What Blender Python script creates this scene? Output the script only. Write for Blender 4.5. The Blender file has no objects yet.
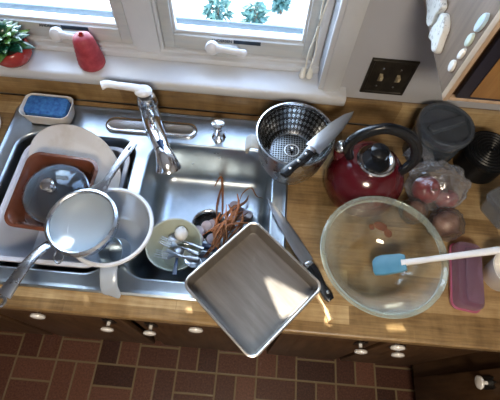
import bpy, bmesh, math, random
from mathutils import Vector, Matrix, Euler, noise

sc = bpy.context.scene
COL = sc.collection
PI = math.pi
R = math.radians

# ------------------------------------------------------------------ camera
cam_d = bpy.data.cameras.new('camera')
cam_d.sensor_fit = 'HORIZONTAL'
cam_d.sensor_width = 36.0
cam_d.lens = 385.0 / 500.0 * 36.0
cam_d.clip_start = 0.02
cam = bpy.data.objects.new('camera', cam_d)
COL.objects.link(cam)
TILT = math.atan(200 / 385.0)
cam.matrix_world = (Matrix.Translation((0, 0, 1.86)) @ Matrix.Rotation(TILT, 4, 'X')
                    @ Matrix.Rotation(R(5.0), 4, 'Z'))
sc.camera = cam

# ------------------------------------------------------------------ world, sun, added fill light, exposure
sc.view_settings.view_transform = 'Standard'
sc.view_settings.look = 'None'
sc.view_settings.gamma = 1.0
sc.view_settings.use_curve_mapping = False
sc.view_settings.exposure = 1.25
sc.cycles.use_denoising = True
sc.cycles.max_bounces = 10
sc.cycles.transparent_max_bounces = 24
sc.cycles.sample_clamp_indirect = 6.0
sc.cycles.caustics_reflective = False
sc.cycles.caustics_refractive = False

world = bpy.data.worlds.new('world')
sc.world = world
world.use_nodes = True
wn = world.node_tree
wn.nodes.clear()
w_out = wn.nodes.new('ShaderNodeOutputWorld')
w_bg = wn.nodes.new('ShaderNodeBackground')
w_sky = wn.nodes.new('ShaderNodeTexSky')
w_sky.sky_type = 'HOSEK_WILKIE'
w_sky.turbidity = 3.0
w_sky.ground_albedo = 0.6
w_sky.sun_direction = Vector((-0.30, 0.72, 0.80)).normalized()
w_hsv = wn.nodes.new('ShaderNodeHueSaturation')
w_hsv.inputs['Saturation'].default_value = 0.85
w_bg.inputs['Strength'].default_value = 22.0
wn.links.new(w_sky.outputs[0], w_hsv.inputs['Color'])
wn.links.new(w_hsv.outputs[0], w_bg.inputs[0])
wn.links.new(w_bg.outputs[0], w_out.inputs[0])

SUN_DIR = Vector((-0.30, 0.72, 0.80)).normalized()       # towards the sun
sun_d = bpy.data.lights.new('sun', 'SUN')
sun_d.energy = 8.0
sun_d.angle = R(0.15)
sun_d.color = (1.0, 0.93, 0.82)
sun = bpy.data.objects.new('sun', sun_d)
sun.rotation_euler = SUN_DIR.to_track_quat('Z', 'Y').to_euler()
sun.location = SUN_DIR * 8
COL.objects.link(sun)

# added warm fill light under the ceiling, no real lamp known here
fill_d = bpy.data.lights.new('fill_light', 'AREA')
fill_d.shape = 'DISK'
fill_d.size = 0.5
fill_d.energy = 15.0
fill_d.color = (1.0, 0.86, 0.68)
fill_l = bpy.data.objects.new('fill_light', fill_d)
fill_l.location = (0.1, -0.9, 2.38)
COL.objects.link(fill_l)

# ------------------------------------------------------------------ materials
def new_mat(name):
    m = bpy.data.materials.new(name)
    m.use_nodes = True
    nt = m.node_tree
    nt.nodes.clear()
    out = nt.nodes.new('ShaderNodeOutputMaterial')
    return m, nt, out

def N(nt, typ, **kw):
    n = nt.nodes.new(typ)
    for k, v in kw.items():
        setattr(n, k, v)
    return n

def principled(nt, out, color=(0.8, 0.8, 0.8), rough=0.5, metal=0.0, spec=0.5, coat=0.0):
    b = nt.nodes.new('ShaderNodeBsdfPrincipled')
    b.inputs['Base Color'].default_value = (*color, 1)
    b.inputs['Roughness'].default_value = rough
    b.inputs['Metallic'].default_value = metal
    b.inputs['Specular IOR Level'].default_value = spec
    b.inputs['Coat Weight'].default_value = coat
    b.inputs['Coat Roughness'].default_value = 0.1
    nt.links.new(b.outputs[0], out.inputs[0])
    return b

def ramp(nt, stops, fac):
    r = nt.nodes.new('ShaderNodeValToRGB')
    e = r.color_ramp.elements
    while len(e) < len(stops):
        e.new(0.5)
    for k, (p, c) in enumerate(stops):
        e[k].position = p
        e[k].color = (*c, 1)
    nt.links.new(fac, r.inputs[0])
    return r.outputs[0]

def coord(nt, scale=(1, 1, 1), rot=(0, 0, 0), loc=(0, 0, 0)):
    t = nt.nodes.new('ShaderNodeTexCoord')
    mp = nt.nodes.new('ShaderNodeMapping')
    mp.inputs['Scale'].default_value = scale
    mp.inputs['Rotation'].default_value = rot
    mp.inputs['Location'].default_value = loc
    nt.links.new(t.outputs['Object'], mp.inputs[0])
    return mp.outputs[0]

def noise_tex(nt, vec, scale, detail=4.0, rough=0.6):
    n = nt.nodes.new('ShaderNodeTexNoise')
    n.inputs['Scale'].default_value = scale
    n.inputs['Detail'].default_value = detail
    n.inputs['Roughness'].default_value = rough
    nt.links.new(vec, n.inputs['Vector'])
    return n.outputs['Fac']

def bump(nt, b, height, strength=0.3, dist=0.002):
    bp = nt.nodes.new('ShaderNodeBump')
    bp.inputs['Strength'].default_value = strength
    bp.inputs['Distance'].default_value = dist
    nt.links.new(height, bp.inputs['Height'])
    nt.links.new(bp.outputs[0], b.inputs['Normal'])

def mat(name, c1, c2=None, rough=0.5, metal=0.0, scale=20, bmp=0.0, bscale=60, stretch=(1, 1, 1), coat=0.0, spec=0.5, rvar=0.0, lo=0.35, hi=0.68):
    m, nt, out = new_mat(name)
    b = principled(nt, out, c1, rough, metal, spec, coat)
    v = coord(nt, stretch)
    if c2 is not None:
        f = noise_tex(nt, v, scale)
        nt.links.new(ramp(nt, [(lo, c1), (hi, c2)], f), b.inputs['Base Color'])
    if rvar:
        f2 = noise_tex(nt, v, scale * 1.7)
        nt.links.new(ramp(nt, [(0.3, (max(0, rough - rvar),) * 3), (0.7, (rough + rvar,) * 3)], f2), b.inputs['Roughness'])
    if bmp:
        bump(nt, b, noise_tex(nt, v, bscale), bmp)
    return m

def thin_clear(name, tint=(0.9, 0.95, 0.93), edge=(0.7, 0.85, 0.8), body=0.03, power=3.0, rough=0.03, bmp=0.0, bscale=40, haze=0.0, ior=1.4):
    """thin clear glass or plastic: see-through face-on, mirror-like by Fresnel, denser where seen edge-on"""
    m, nt, out = new_mat(name)
    tr = N(nt, 'ShaderNodeBsdfTransparent')
    tr.inputs[0].default_value = (*tint, 1)
    gl = N(nt, 'ShaderNodeBsdfGlossy')
    gl.inputs['Roughness'].default_value = rough
    f0 = ((ior - 1) / (ior + 1)) ** 2 * 1.6
    ed = nt.nodes.new('ShaderNodeBsdfPrincipled')
    ed.inputs['Base Color'].default_value = (*edge, 1)
    ed.inputs['Roughness'].default_value = max(rough, 0.08)
    lw = N(nt, 'ShaderNodeLayerWeight')
    lw.inputs['Blend'].default_value = 0.5
    p5 = N(nt, 'ShaderNodeMath', operation='POWER')       # Schlick's Fresnel, the same from both sides of the sheet
    p5.inputs[1].default_value = 5.0
    nt.links.new(lw.outputs['Facing'], p5.inputs[0])
    fr = N(nt, 'ShaderNodeMapRange')
    fr.inputs['To Min'].default_value = f0
    nt.links.new(p5.outputs[0], fr.inputs['Value'])
    pw = N(nt, 'ShaderNodeMath', operation='POWER')
    pw.inputs[1].default_value = power
    nt.links.new(lw.outputs['Facing'], pw.inputs[0])
    mr = N(nt, 'ShaderNodeMapRange')
    mr.inputs['To Min'].default_value = body
    mr.inputs['To Max'].default_value = 0.9
    nt.links.new(pw.outputs[0], mr.inputs['Value'])
    fac = mr.outputs[0]
    v = coord(nt)
    if haze:
        f = noise_tex(nt, v, bscale * 0.6)
        h = nt.nodes.new('ShaderNodeMapRange')
        h.inputs['From Min'].default_value = 0.45
        h.inputs['From Max'].default_value = 0.75
        h.inputs['To Max'].default_value = haze
        nt.links.new(f, h.inputs['Value'])
        ad = N(nt, 'ShaderNodeMath', operation='ADD', use_clamp=True)
        nt.links.new(fac, ad.inputs[0])
        nt.links.new(h.outputs[0], ad.inputs[1])
        fac = ad.outputs[0]
    if bmp:
        for sh in (gl, ed):
            bump(nt, sh, noise_tex(nt, v, bscale), bmp, 0.004)
    m1 = N(nt, 'ShaderNodeMixShader')
    nt.links.new(fac, m1.inputs[0])
    nt.links.new(tr.outputs[0], m1.inputs[1])
    nt.links.new(ed.outputs[0], m1.inputs[2])
    m2 = N(nt, 'ShaderNodeMixShader')
    nt.links.new(fr.outputs[0], m2.inputs[0])
    nt.links.new(m1.outputs[0], m2.inputs[1])
    nt.links.new(gl.outputs[0], m2.inputs[2])
    nt.links.new(m2.outputs[0], out.inputs[0])
    return m

def wood_strips(name, cols, row=0.045, length=0.42, rough=0.35, grain=1.0, rot=(0, 0, 0), stain=None):
    m, nt, out = new_mat(name)
    b = principled(nt, out, cols[0], rough, 0, 0.45)
    v = coord(nt, (1, 1, 1), rot)
    br = N(nt, 'ShaderNodeTexBrick')
    br.offset = 0.37
    br.inputs['Color1'].default_value = (0, 0, 0, 1)
    br.inputs['Color2'].default_value = (1, 1, 1, 1)
    br.inputs['Mortar'].default_value = (0.25, 0.25, 0.25, 1)
    br.inputs['Scale'].default_value = 1.0
    br.inputs['Mortar Size'].default_value = 0.0006
    br.inputs['Bias'].default_value = 0.0
    br.inputs['Brick Width'].default_value = length
    br.inputs['Row Height'].default_value = row
    nt.links.new(v, br.inputs['Vector'])
    v2 = coord(nt, (3.0, 45, 45), rot)
    g = noise_tex(nt, v2, 3.0, 6, 0.65)
    v3 = coord(nt, (16, 5, 5), rot)
    g2 = noise_tex(nt, v3, 2.0, 4, 0.6)
    mx = N(nt, 'ShaderNodeMix', data_type='FLOAT')
    mx.inputs[0].default_value = 0.62 * grain
    nt.links.new(br.outputs['Color'], mx.inputs[2])
    nt.links.new(g, mx.inputs[3])
    mx2 = N(nt, 'ShaderNodeMix', data_type='FLOAT')
    mx2.inputs[0].default_value = 0.3
    nt.links.new(mx.outputs[0], mx2.inputs[2])
    nt.links.new(g2, mx2.inputs[3])
    k = len(cols) - 1
    c = ramp(nt, [(0.25 + 0.5 * i / k, cc) for i, cc in enumerate(cols)], mx2.outputs[0])
    nt.links.new(c, b.inputs['Base Color'])
    bump(nt, b, g, 0.08, 0.001)
    return m

M = {}
M['counter'] = wood_strips('butcher_block_laminate', [(0.10, 0.056, 0.023), (0.34, 0.22, 0.10), (0.62, 0.465, 0.255)])
M['cabinet'] = mat('dark_oak', (0.045, 0.022, 0.010), (0.10, 0.052, 0.024), rough=0.4, scale=3, stretch=(22, 22, 2.0), bmp=0.06)
M['cab_side'] = mat('brown_oak_panel', (0.17, 0.115, 0.08), (0.26, 0.185, 0.135), rough=0.45, scale=3, stretch=(12, 12, 1.2), bmp=0.04)
M['oak_edge'] = mat('pale_oak_edge', (0.42, 0.29, 0.19), (0.55, 0.40, 0.28), rough=0.4, scale=3, stretch=(30, 30, 2))
M['oak_panel'] = mat('amber_oak', (0.22, 0.11, 0.035), (0.36, 0.19, 0.065), rough=0.4, scale=3, stretch=(14, 14, 1.5), bmp=0.05)
M['groove'] = mat('dark_door_trim', (0.022, 0.022, 0.036), rough=0.3)
M['black_iron'] = mat('black_iron', (0.008, 0.008, 0.008), rough=0.45, bmp=0.3, bscale=200)
M['porcelain'] = mat('white_porcelain', (0.82, 0.80, 0.77), rough=0.15)
M['white_paint'] = mat('white_paint', (0.60, 0.62, 0.66), (0.68, 0.70, 0.73), rough=0.35, scale=5)
M['sash_paint'] = mat('sash_paint', (0.48, 0.51, 0.53), (0.58, 0.59, 0.58), rough=0.4, scale=6, stretch=(1, 8, 8))
M['wall'] = mat('grey_wall', (0.44, 0.45, 0.49), (0.48, 0.49, 0.53), rough=0.7, scale=3, bmp=0.05, bscale=150)
M['ceiling'] = mat('ceiling_white', (0.75, 0.74, 0.72), rough=0.9)
M['steel'] = mat('brushed_steel', (0.46, 0.48, 0.52), (0.60, 0.62, 0.65), rough=0.27, metal=1.0, scale=14, rvar=0.08, bmp=0.04, bscale=120)
M['sink_steel'] = mat('sink_steel', (0.42, 0.48, 0.53), (0.54, 0.60, 0.65), rough=0.32, metal=1.0, scale=12, rvar=0.05, bmp=0.03, bscale=40)
M['cutlery'] = mat('cutlery_steel', (0.40, 0.42, 0.46), (0.5, 0.52, 0.56), rough=0.3, metal=1.0, scale=30)
M['chrome'] = mat('chrome', (0.80, 0.82, 0.85), rough=0.15, metal=1.0)
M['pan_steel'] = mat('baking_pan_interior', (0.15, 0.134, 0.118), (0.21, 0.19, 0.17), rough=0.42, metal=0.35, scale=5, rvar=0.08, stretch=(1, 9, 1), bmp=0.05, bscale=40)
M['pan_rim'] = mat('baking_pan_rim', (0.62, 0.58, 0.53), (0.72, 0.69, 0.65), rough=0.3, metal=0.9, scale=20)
M['dark_void'] = mat('drain_rubber', (0.012, 0.012, 0.012), rough=0.6)
M['white_plastic'] = mat('white_plastic', (0.68, 0.70, 0.76), (0.74, 0.76, 0.80), rough=0.35, scale=8)
M['tub_plastic'] = mat('dishpan_plastic', (0.60, 0.62, 0.70), (0.68, 0.70, 0.77), rough=0.38, scale=6)
M['platter'] = mat('platter_ceramic', (0.66, 0.62, 0.58), (0.50, 0.42, 0.33), rough=0.3, scale=11, lo=0.52, hi=0.80)
M['sponge'] = mat('blue_sponge', (0.015, 0.075, 0.24), (0.05, 0.19, 0.42), rough=0.9, scale=70, bmp=1.0, bscale=110)
M['sponge_pad'] = mat('scouring_pad', (0.008, 0.02, 0.10), (0.015, 0.05, 0.2), rough=0.9, scale=90, bmp=1.0, bscale=150)
M['copper'] = mat('reddish_brown_enamel', (0.085, 0.026, 0.013), (0.17, 0.052, 0.024), rough=0.22, scale=7, coat=0.4)
M['red_enamel'] = mat('red_enamel', (0.078, 0.004, 0.009), (0.10, 0.006, 0.012), rough=0.16, scale=5, coat=0.5)
M['black_plastic'] = mat('black_plastic', (0.010, 0.012, 0.016), rough=0.25)
M['black_gloss'] = mat('black_gloss', (0.006, 0.007, 0.009), spec=0.2, rough=0.35, bmp=0.1, bscale=50)
M['navy_plastic'] = mat('navy_plastic', (0.010, 0.03, 0.085), rough=0.3)
M['blue_silicone'] = mat('blue_silicone', (0.075, 0.235, 0.36), (0.11, 0.29, 0.42), rough=0.35, scale=18)
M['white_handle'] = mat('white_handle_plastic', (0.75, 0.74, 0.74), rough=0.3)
M['grey_silicone'] = mat('grey_silicone', (0.42, 0.42, 0.40), (0.5, 0.5, 0.47), rough=0.6, scale=30)
M['pale_green'] = mat('pale_green_melamine', (0.43, 0.48, 0.41), (0.51, 0.55, 0.47), rough=0.3, scale=9)
M['egg'] = mat('egg_white', (0.80, 0.80, 0.80), rough=0.4)
M['carrot'] = mat('carrot_peel', (0.46, 0.14, 0.038), (0.68, 0.27, 0.10), rough=0.5, scale=30, bmp=0.3, bscale=120)
M['carrot_brown'] = mat('brown_carrot_skin', (0.17, 0.07, 0.03), (0.36, 0.15, 0.065), rough=0.55, scale=40, bmp=0.3, bscale=120)
M['slice'] = mat('lilac_slice', (0.62, 0.52, 0.56), (0.72, 0.58, 0.56), rough=0.35, scale=40)
M['blade'] = mat('knife_steel', (0.34, 0.36, 0.39), (0.46, 0.48, 0.51), rough=0.3, metal=0.95, scale=8, stretch=(1, 6, 1))
M['strip_tan'] = mat('sun_strip_tan', (0.55, 0.38, 0.22), (0.66, 0.49, 0.30), rough=0.5, scale=6, stretch=(2, 20, 20))
M['red_pot'] = mat('red_glazed_pot', (0.28, 0.02, 0.018), (0.42, 0.05, 0.04), rough=0.2, scale=25, bmp=0.5, bscale=45)
M['red_matte'] = mat('red_matte_ceramic', (0.30, 0.022, 0.04), (0.48, 0.07, 0.085), rough=0.5, scale=45, bmp=0.7, bscale=70)
M['leaf'] = mat('green_leaf', (0.006, 0.045, 0.022), (0.14, 0.26, 0.03), rough=0.22, scale=26, lo=0.46, hi=0.70)
M['soil'] = mat('potting_soil', (0.03, 0.018, 0.01), rough=0.95, bmp=1.0, bscale=150)
M['apple'] = mat('red_apple', (0.20, 0.010, 0.012), (0.38, 0.045, 0.035), rough=0.3, scale=30, stretch=(1, 1, 0.35))
M['onion'] = mat('brown_onion', (0.17, 0.08, 0.045), (0.36, 0.20, 0.13), rough=0.4, scale=26, stretch=(1, 1, 0.2), bmp=0.1)
M['pink'] = mat('dusky_pink_plastic', (0.36, 0.085, 0.155), (0.40, 0.10, 0.17), rough=0.3, scale=10)
M['bronze'] = mat('dark_bronze', (0.035, 0.032, 0.028), (0.06, 0.052, 0.042), rough=0.35, metal=0.6, scale=40)
M['ivory'] = mat('ivory_toggle', (0.48, 0.40, 0.26), rough=0.4)
M['stone'] = mat('white_speckled_stone', (0.75, 0.75, 0.72), (0.30, 0.29, 0.27), rough=0.6, scale=140, bmp=0.3, bscale=160, lo=0.55, hi=0.7)
M['pale_blue'] = mat('pale_blue_ceramic', (0.42, 0.62, 0.78), (0.62, 0.74, 0.82), rough=0.3, scale=60)
M['pale_green_magnet'] = mat('pale_green_ceramic', (0.58, 0.66, 0.58), rough=0.35)
M['brown_magnet'] = mat('brown_wood_magnet', (0.10, 0.06, 0.03), (0.16, 0.09, 0.05), rough=0.5, scale=30)
M['cord'] = mat('ivory_cord', (0.80, 0.78, 0.70), rough=0.8)
M['ink'] = mat('dark_blue_ink', (0.012, 0.025, 0.045), rough=0.5)
M['label_white'] = mat('pale_print', (0.45, 0.5, 0.55), rough=0.5)
M['patio'] = mat('pale_patio_slab', (0.80, 0.82, 0.84), (0.66, 0.70, 0.74), rough=0.9, scale=2.0)
M['shrub'] = mat('blue_green_foliage', (0.03, 0.10, 0.085), (0.12, 0.24, 0.21), rough=0.6, scale=9)
M['ext_white'] = mat('exterior_white', (0.8, 0.82, 0.84), rough=0.6)
M['screen'] = mat('screen_rail_paint', (0.16, 0.21, 0.25), rough=0.5)
M['mask_grey'] = mat('sun_mask_board', (0.5, 0.5, 0.48), rough=0.8)

M['pane'] = thin_clear('window_glass', (0.985, 0.995, 0.99), (0.8, 0.9, 0.9), body=0.0, power=6, ior=1.3)
M['bowl_glass'] = thin_clear('bowl_glass', (0.965, 0.975, 0.96), (0.72, 0.78, 0.72), body=0.012, power=3.2, rough=0.03, bscale=22, haze=0.075)
M['bowl_rim'] = thin_clear('bowl_rim_glass', (0.86, 0.91, 0.87), (0.70, 0.78, 0.72), body=0.16, power=1.6, rough=0.03)
M['lid_glass'] = thin_clear('lid_glass', (0.62, 0.74, 0.84), (0.45, 0.56, 0.66), body=0.03, power=3, rough=0.05)
M['residue'] = thin_clear('caramel_residue', (0.80, 0.56, 0.40), (0.26, 0.10, 0.045), body=0.35, power=3, rough=0.2, bscale=60, haze=0.4)
M['bag'] = thin_clear('clear_bag_film', (0.90, 0.91, 0.94), (0.70, 0.74, 0.82), body=0.04, power=2.2, rough=0.13, bmp=0.8, bscale=38, haze=0.16, ior=1.7)
M['film'] = thin_clear('clinging_film', (0.88, 0.88, 0.90), (0.34, 0.32, 0.34), body=0.03, power=2.4, rough=0.12, bmp=0.9, bscale=70, haze=0.08)
M['canister'] = thin_clear('smoky_clear_plastic', (0.50, 0.56, 0.62), (0.10, 0.13, 0.17), body=0.28, power=2, rough=0.12)
M['canister_lid'] = thin_clear('clear_lid_plastic', (0.55, 0.62, 0.70), (0.17, 0.21, 0.27), body=0.22, power=2, rough=0.12, bmp=0.4, bscale=60, haze=0.1, ior=1.8)
M['clear_box'] = thin_clear('clear_box_plastic', (0.80, 0.83, 0.87), (0.55, 0.58, 0.62), body=0.10, power=2.5, rough=0.12)
M['pink_clear'] = thin_clear('pink_clear_plastic', (0.80, 0.66, 0.75), (0.45, 0.31, 0.40), body=0.22, power=2.2, rough=0.12)
M['milky'] = thin_clear('milky_plastic', (0.76, 0.81, 0.87), (0.60, 0.67, 0.76), body=0.55, power=2, rough=0.25)

def mesh_screen():
    m, nt, out = new_mat('fine_wire_mesh')
    b = principled(nt, out, (0.44, 0.51, 0.57), 0.55, 0.1)
    tr = N(nt, 'ShaderNodeBsdfTransparent')
    v = coord(nt, (520, 520, 520))
    w1 = N(nt, 'ShaderNodeTexWave', bands_direction='X')
    w2 = N(nt, 'ShaderNodeTexWave', bands_direction='Y')
    for w in (w1, w2):
        w.inputs['Scale'].default_value = 0.5
        nt.links.new(v, w.inputs['Vector'])
    mxm = N(nt, 'ShaderNodeMath', operation='MAXIMUM')
    nt.links.new(w1.outputs['Fac'], mxm.inputs[0])
    nt.links.new(w2.outputs['Fac'], mxm.inputs[1])
    mr = N(nt, 'ShaderNodeMapRange')
    mr.inputs['From Min'].default_value = 0.2
    mr.inputs['From Max'].default_value = 0.8
    mr.inputs['To Min'].default_value = 0.3
    mr.inputs['To Max'].default_value = 0.8
    nt.links.new(mxm.outputs[0], mr.inputs['Value'])
    mx = N(nt, 'ShaderNodeMixShader')
    nt.links.new(mr.outputs[0], mx.inputs[0])
    nt.links.new(tr.outputs[0], mx.inputs[1])
    nt.links.new(b.outputs[0], mx.inputs[2])
    nt.links.new(mx.outputs[0], out.inputs[0])
    return m
M['mesh'] = mesh_screen()

def perforated(name, mode):
    m, nt, out = new_mat(name)
    b = principled(nt, out, (0.42, 0.43, 0.44), 0.25, 1.0)
    if mode == 'dots':
        v = coord(nt)
        vo = N(nt, 'ShaderNodeTexVoronoi', voronoi_dimensions='2D')
        vo.inputs['Scale'].default_value = 140
        vo.inputs['Randomness'].default_value = 0.0
        nt.links.new(v, vo.inputs['Vector'])
        c = ramp(nt, [(0.34, (0.02, 0.02, 0.02)), (0.44, (0.24, 0.25, 0.25))], vo.outputs['Distance'])
        nt.links.new(c, b.inputs['Base Color'])
    else:
        t = N(nt, 'ShaderNodeTexCoord')
        sp = N(nt, 'ShaderNodeSeparateXYZ')
        nt.links.new(t.outputs['Object'], sp.inputs[0])
        at = N(nt, 'ShaderNodeMath', operation='ARCTAN2')
        nt.links.new(sp.outputs[1], at.inputs[0])
        nt.links.new(sp.outputs[0], at.inputs[1])
        mu = N(nt, 'ShaderNodeMath', operation='MULTIPLY')
        mu.inputs[1].default_value = 44
        nt.links.new(at.outputs[0], mu.inputs[0])
        si = N(nt, 'ShaderNodeMath', operation='SINE')
        nt.links.new(mu.outputs[0], si.inputs[0])
        mz = N(nt, 'ShaderNodeMath', operation='MULTIPLY')
        mz.inputs[1].default_value = 420
        nt.links.new(sp.outputs[2], mz.inputs[0])
        sz = N(nt, 'ShaderNodeMath', operation='SINE')
        nt.links.new(mz.outputs[0], sz.inputs[0])
        ad = N(nt, 'ShaderNodeMath', operation='ADD')
        nt.links.new(si.outputs[0], ad.inputs[0])
        nt.links.new(sz.outputs[0], ad.inputs[1])
        c = ramp(nt, [(0.12, (0.10, 0.10, 0.10)), (0.32, (0.50, 0.52, 0.54))], ad.outputs[0])
        nt.links.new(c, b.inputs['Base Color'])
    return m
M['dots'] = perforated('perforated_steel', 'dots')
M['slots'] = perforated('slotted_steel', 'slots')

def floor_tiles():
    """basket-weave brick vinyl: cells of two bricks, turned a quarter in every other cell"""
    m, nt, out = new_mat('basket_weave_brick_floor')
    b = principled(nt, out, (0.1, 0.03, 0.02), 0.45, 0, 0.3)
    S = 0.176
    t = N(nt, 'ShaderNodeTexCoord')
    mp = N(nt, 'ShaderNodeMapping')
    mp.inputs['Scale'].default_value = (1 / S, 1 / S, 1)
    mp.inputs['Location'].default_value = (10 + 0.785 / S, 10 - 0.094 / S, 0)
    nt.links.new(t.outputs['Object'], mp.inputs[0])
    sp = N(nt, 'ShaderNodeSeparateXYZ')
    nt.links.new(mp.outputs[0], sp.inputs[0])
    def mth(op, a, bb=None, c=None):
        n = N(nt, 'ShaderNodeMath', operation=op)
        for i, x in enumerate((a, bb, c)):
            if x is None:
                continue
            if isinstance(x, (int, float)):
                n.inputs[i].default_value = x
            else:
                nt.links.new(x, n.inputs[i])
        return n.outputs[0]
    X, Y = sp.outputs[0], sp.outputs[1]
    cx, cy = mth('FLOOR', X), mth('FLOOR', Y)
    fx, fy = mth('FRACT', X), mth('FRACT', Y)
    par = mth('FLOORED_MODULO', mth('ADD', cx, cy), 2.0)
    def mixf(f, a, bb):
        n = N(nt, 'ShaderNodeMix', data_type='FLOAT')
        nt.links.new(f, n.inputs[0])
        nt.links.new(a, n.inputs[2])
        nt.links.new(bb, n.inputs[3])
        return n.outputs[0]
    u = mixf(par, fx, fy)
    w = mth('MULTIPLY', mixf(par, fy, fx), 2.0)
    k = mth('FLOOR', w)
    fw = mth('FRACT', w)
    du = mth('MINIMUM', u, mth('SUBTRACT', 1.0, u))
    dw = mth('MULTIPLY', mth('MINIMUM', fw, mth('SUBTRACT', 1.0, fw)), 0.5)
    d = mth('MINIMUM', du, dw)
    grout = N(nt, 'ShaderNodeMapRange')
    grout.inputs['From Min'].default_value = 0.016
    grout.inputs['From Max'].default_value = 0.030
    nt.links.new(d, grout.inputs['Value'])
    cv = N(nt, 'ShaderNodeCombineXYZ')
    nt.links.new(cx, cv.inputs[0]); nt.links.new(cy, cv.inputs[1]); nt.links.new(k, cv.inputs[2])
    wnz = N(nt, 'ShaderNodeTexWhiteNoise', noise_dimensions='3D')
    nt.links.new(cv.outputs[0], wnz.inputs['Vector'])
    v = coord(nt)
    sp_n = noise_tex(nt, v, 130, 3, 0.7)
    mixv = N(nt, 'ShaderNodeMix', data_type='FLOAT')
    mixv.inputs[0].default_value = 0.68
    nt.links.new(wnz.outputs['Value'], mixv.inputs[2])
    nt.links.new(sp_n, mixv.inputs[3])
    brick = ramp(nt, [(0.28, (0.028, 0.010, 0.007)), (0.5, (0.075, 0.029, 0.018)), (0.72, (0.145, 0.061, 0.038))], mixv.outputs[0])
    mc = N(nt, 'ShaderNodeMix', data_type='RGBA')
    nt.links.new(grout.outputs[0], mc.inputs[0])
    mc.inputs[6].default_value = (0.17, 0.125, 0.068, 1)
    nt.links.new(brick, mc.inputs[7])
    nt.links.new(mc.outputs[2], b.inputs['Base Color'])
    hh = mth('ADD', grout.outputs[0], mth('MULTIPLY', sp_n, 0.5))
    bump(nt, b, hh, 0.35, 0.002)
    return m
M['floor'] = floor_tiles()

# ------------------------------------------------------------------ mesh helpers
class MB:
    def __init__(s):
        s.v, s.f = [], []
    def add(s, verts, faces, mtx=None):
        o = len(s.v)
        for p in verts:
            p = Vector(p)
            s.v.append(mtx @ p if mtx else p)
        s.f += [tuple(i + o for i in f) for f in faces]
        return s
    def box(s, x0, x1, y0, y1, z0, z1, mtx=None):
        vs = [(x, y, z) for z in (z0, z1) for y in (y0, y1) for x in (x0, x1)]
        fs = [(0, 2, 3, 1), (4, 5, 7, 6), (0, 1, 5, 4), (2, 6, 7, 3), (0, 4, 6, 2), (1, 3, 7, 5)]
        return s.add(vs, fs, mtx)
    def rings(s, rings, cap0=True, cap1=True, mtx=None, closed=False):
        n = len(rings[0])
        vs = [p for r in rings for p in r]
        fs = []
        m = len(rings)
        for k in range(m - 1 + (1 if closed else 0)):
            a, bq = k * n, ((k + 1) % m) * n
            for i in range(n):
                j = (i + 1) % n
                fs.append((a + i, a + j, bq + j, bq + i))
        if not closed:
            if cap0:
                fs.append(tuple(reversed(range(n))))
            if cap1:
                fs.append(tuple(range((m - 1) * n, m * n)))
        return s.add(vs, fs, mtx)
    def lathe(s, prof, n=40, mtx=None, cap0=True, cap1=True, closed=False):
        rs = [[(r * math.cos(2 * PI * i / n), r * math.sin(2 * PI * i / n), z) for i in range(n)] for r, z in prof]
        return s.rings(rs, cap0, cap1, mtx, closed)
    def tube(s, pts, rad, n=12, mtx=None, flat=1.0, up=(0, 0, 1), cap=True, sq=2.0):
        """sweep a (super)elliptic section along pts; rad: number, list, or list of (half width, half thickness)"""
        pts = [Vector(p) for p in pts]
        up = Vector(up)
        rs = []
        for k, p in enumerate(pts):
            t = (pts[min(k + 1, len(pts) - 1)] - pts[max(k - 1, 0)]).normalized()
            side = t.cross(up)
            if side.length < 1e-4:
                side = t.cross(Vector((0, 1, 0)))
            side.normalize()
            nn = side.cross(t).normalized()
            r = rad[k] if isinstance(rad, (list, tuple)) else rad
            a, b = r if isinstance(r, (list, tuple)) else (r, r * flat)
            ring = []
            for i in range(n):
                th = 2 * PI * i / n
                c, q = math.cos(th), math.sin(th)
                c2 = math.copysign(abs(c) ** (2 / sq), c)
                q2 = math.copysign(abs(q) ** (2 / sq), q)
                ring.append(p + side * (a * c2) + nn * (b * q2))
            rs.append(ring)
        return s.rings(rs, cap, cap, mtx)
    def ball(s, c, r, n=20, m=12, mtx=None):
        rx, ry, rz = r if isinstance(r, (list, tuple)) else (r, r, r)
        rs = []
        for k in range(m + 1):
            ph = -PI / 2 + PI * k / m
            q = max(math.cos(ph), 1e-3)
            rs.append([(c[0] + rx * q * math.cos(2 * PI * i / n), c[1] + ry * q * math.sin(2 * PI * i / n), c[2] + rz * math.sin(ph)) for i in range(n)])
        return s.rings(rs, True, True, mtx)
    def build(s, name, m, parent=None, bevel=0.0, seg=2, ang=40, loc=None, rot=None, jitter=None):
        me = bpy.data.meshes.new(name)
        bm = bmesh.new()
        vs = [bm.verts.new(p) for p in s.v]
        for f in s.f:
            try:
                bm.faces.new([vs[i] for i in f])
            except ValueError:
                pass
        bmesh.ops.recalc_face_normals(bm, faces=bm.faces)
        if bevel:
            es = [e for e in bm.edges if len(e.link_faces) == 2 and e.calc_face_angle(0) > R(35)]
            bmesh.ops.bevel(bm, geom=es, offset=bevel, segments=seg, affect='EDGES', profile=0.5, clamp_overlap=True)
        if jitter:
            for v in bm.verts:
                v.co = jitter(v.co)
        bm.normal_update()
        bm.to_mesh(me)
        bm.free()
        for p in me.polygons:
            p.use_smooth = True
        me.set_sharp_from_angle(angle=R(ang))
        o = bpy.data.objects.new(name, me)
        me.materials.append(m)
        COL.objects.link(o)
        if parent:
            o.parent = parent
        if loc:
            o.location = loc
        if rot:
            o.rotation_euler = rot
        return o

def tag(o, label=None, cat=None, group=None, kind=None):
    if label: o['label'] = label
    if cat: o['category'] = cat
    if group: o['group'] = group
    if kind: o['kind'] = kind
    return o

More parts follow.
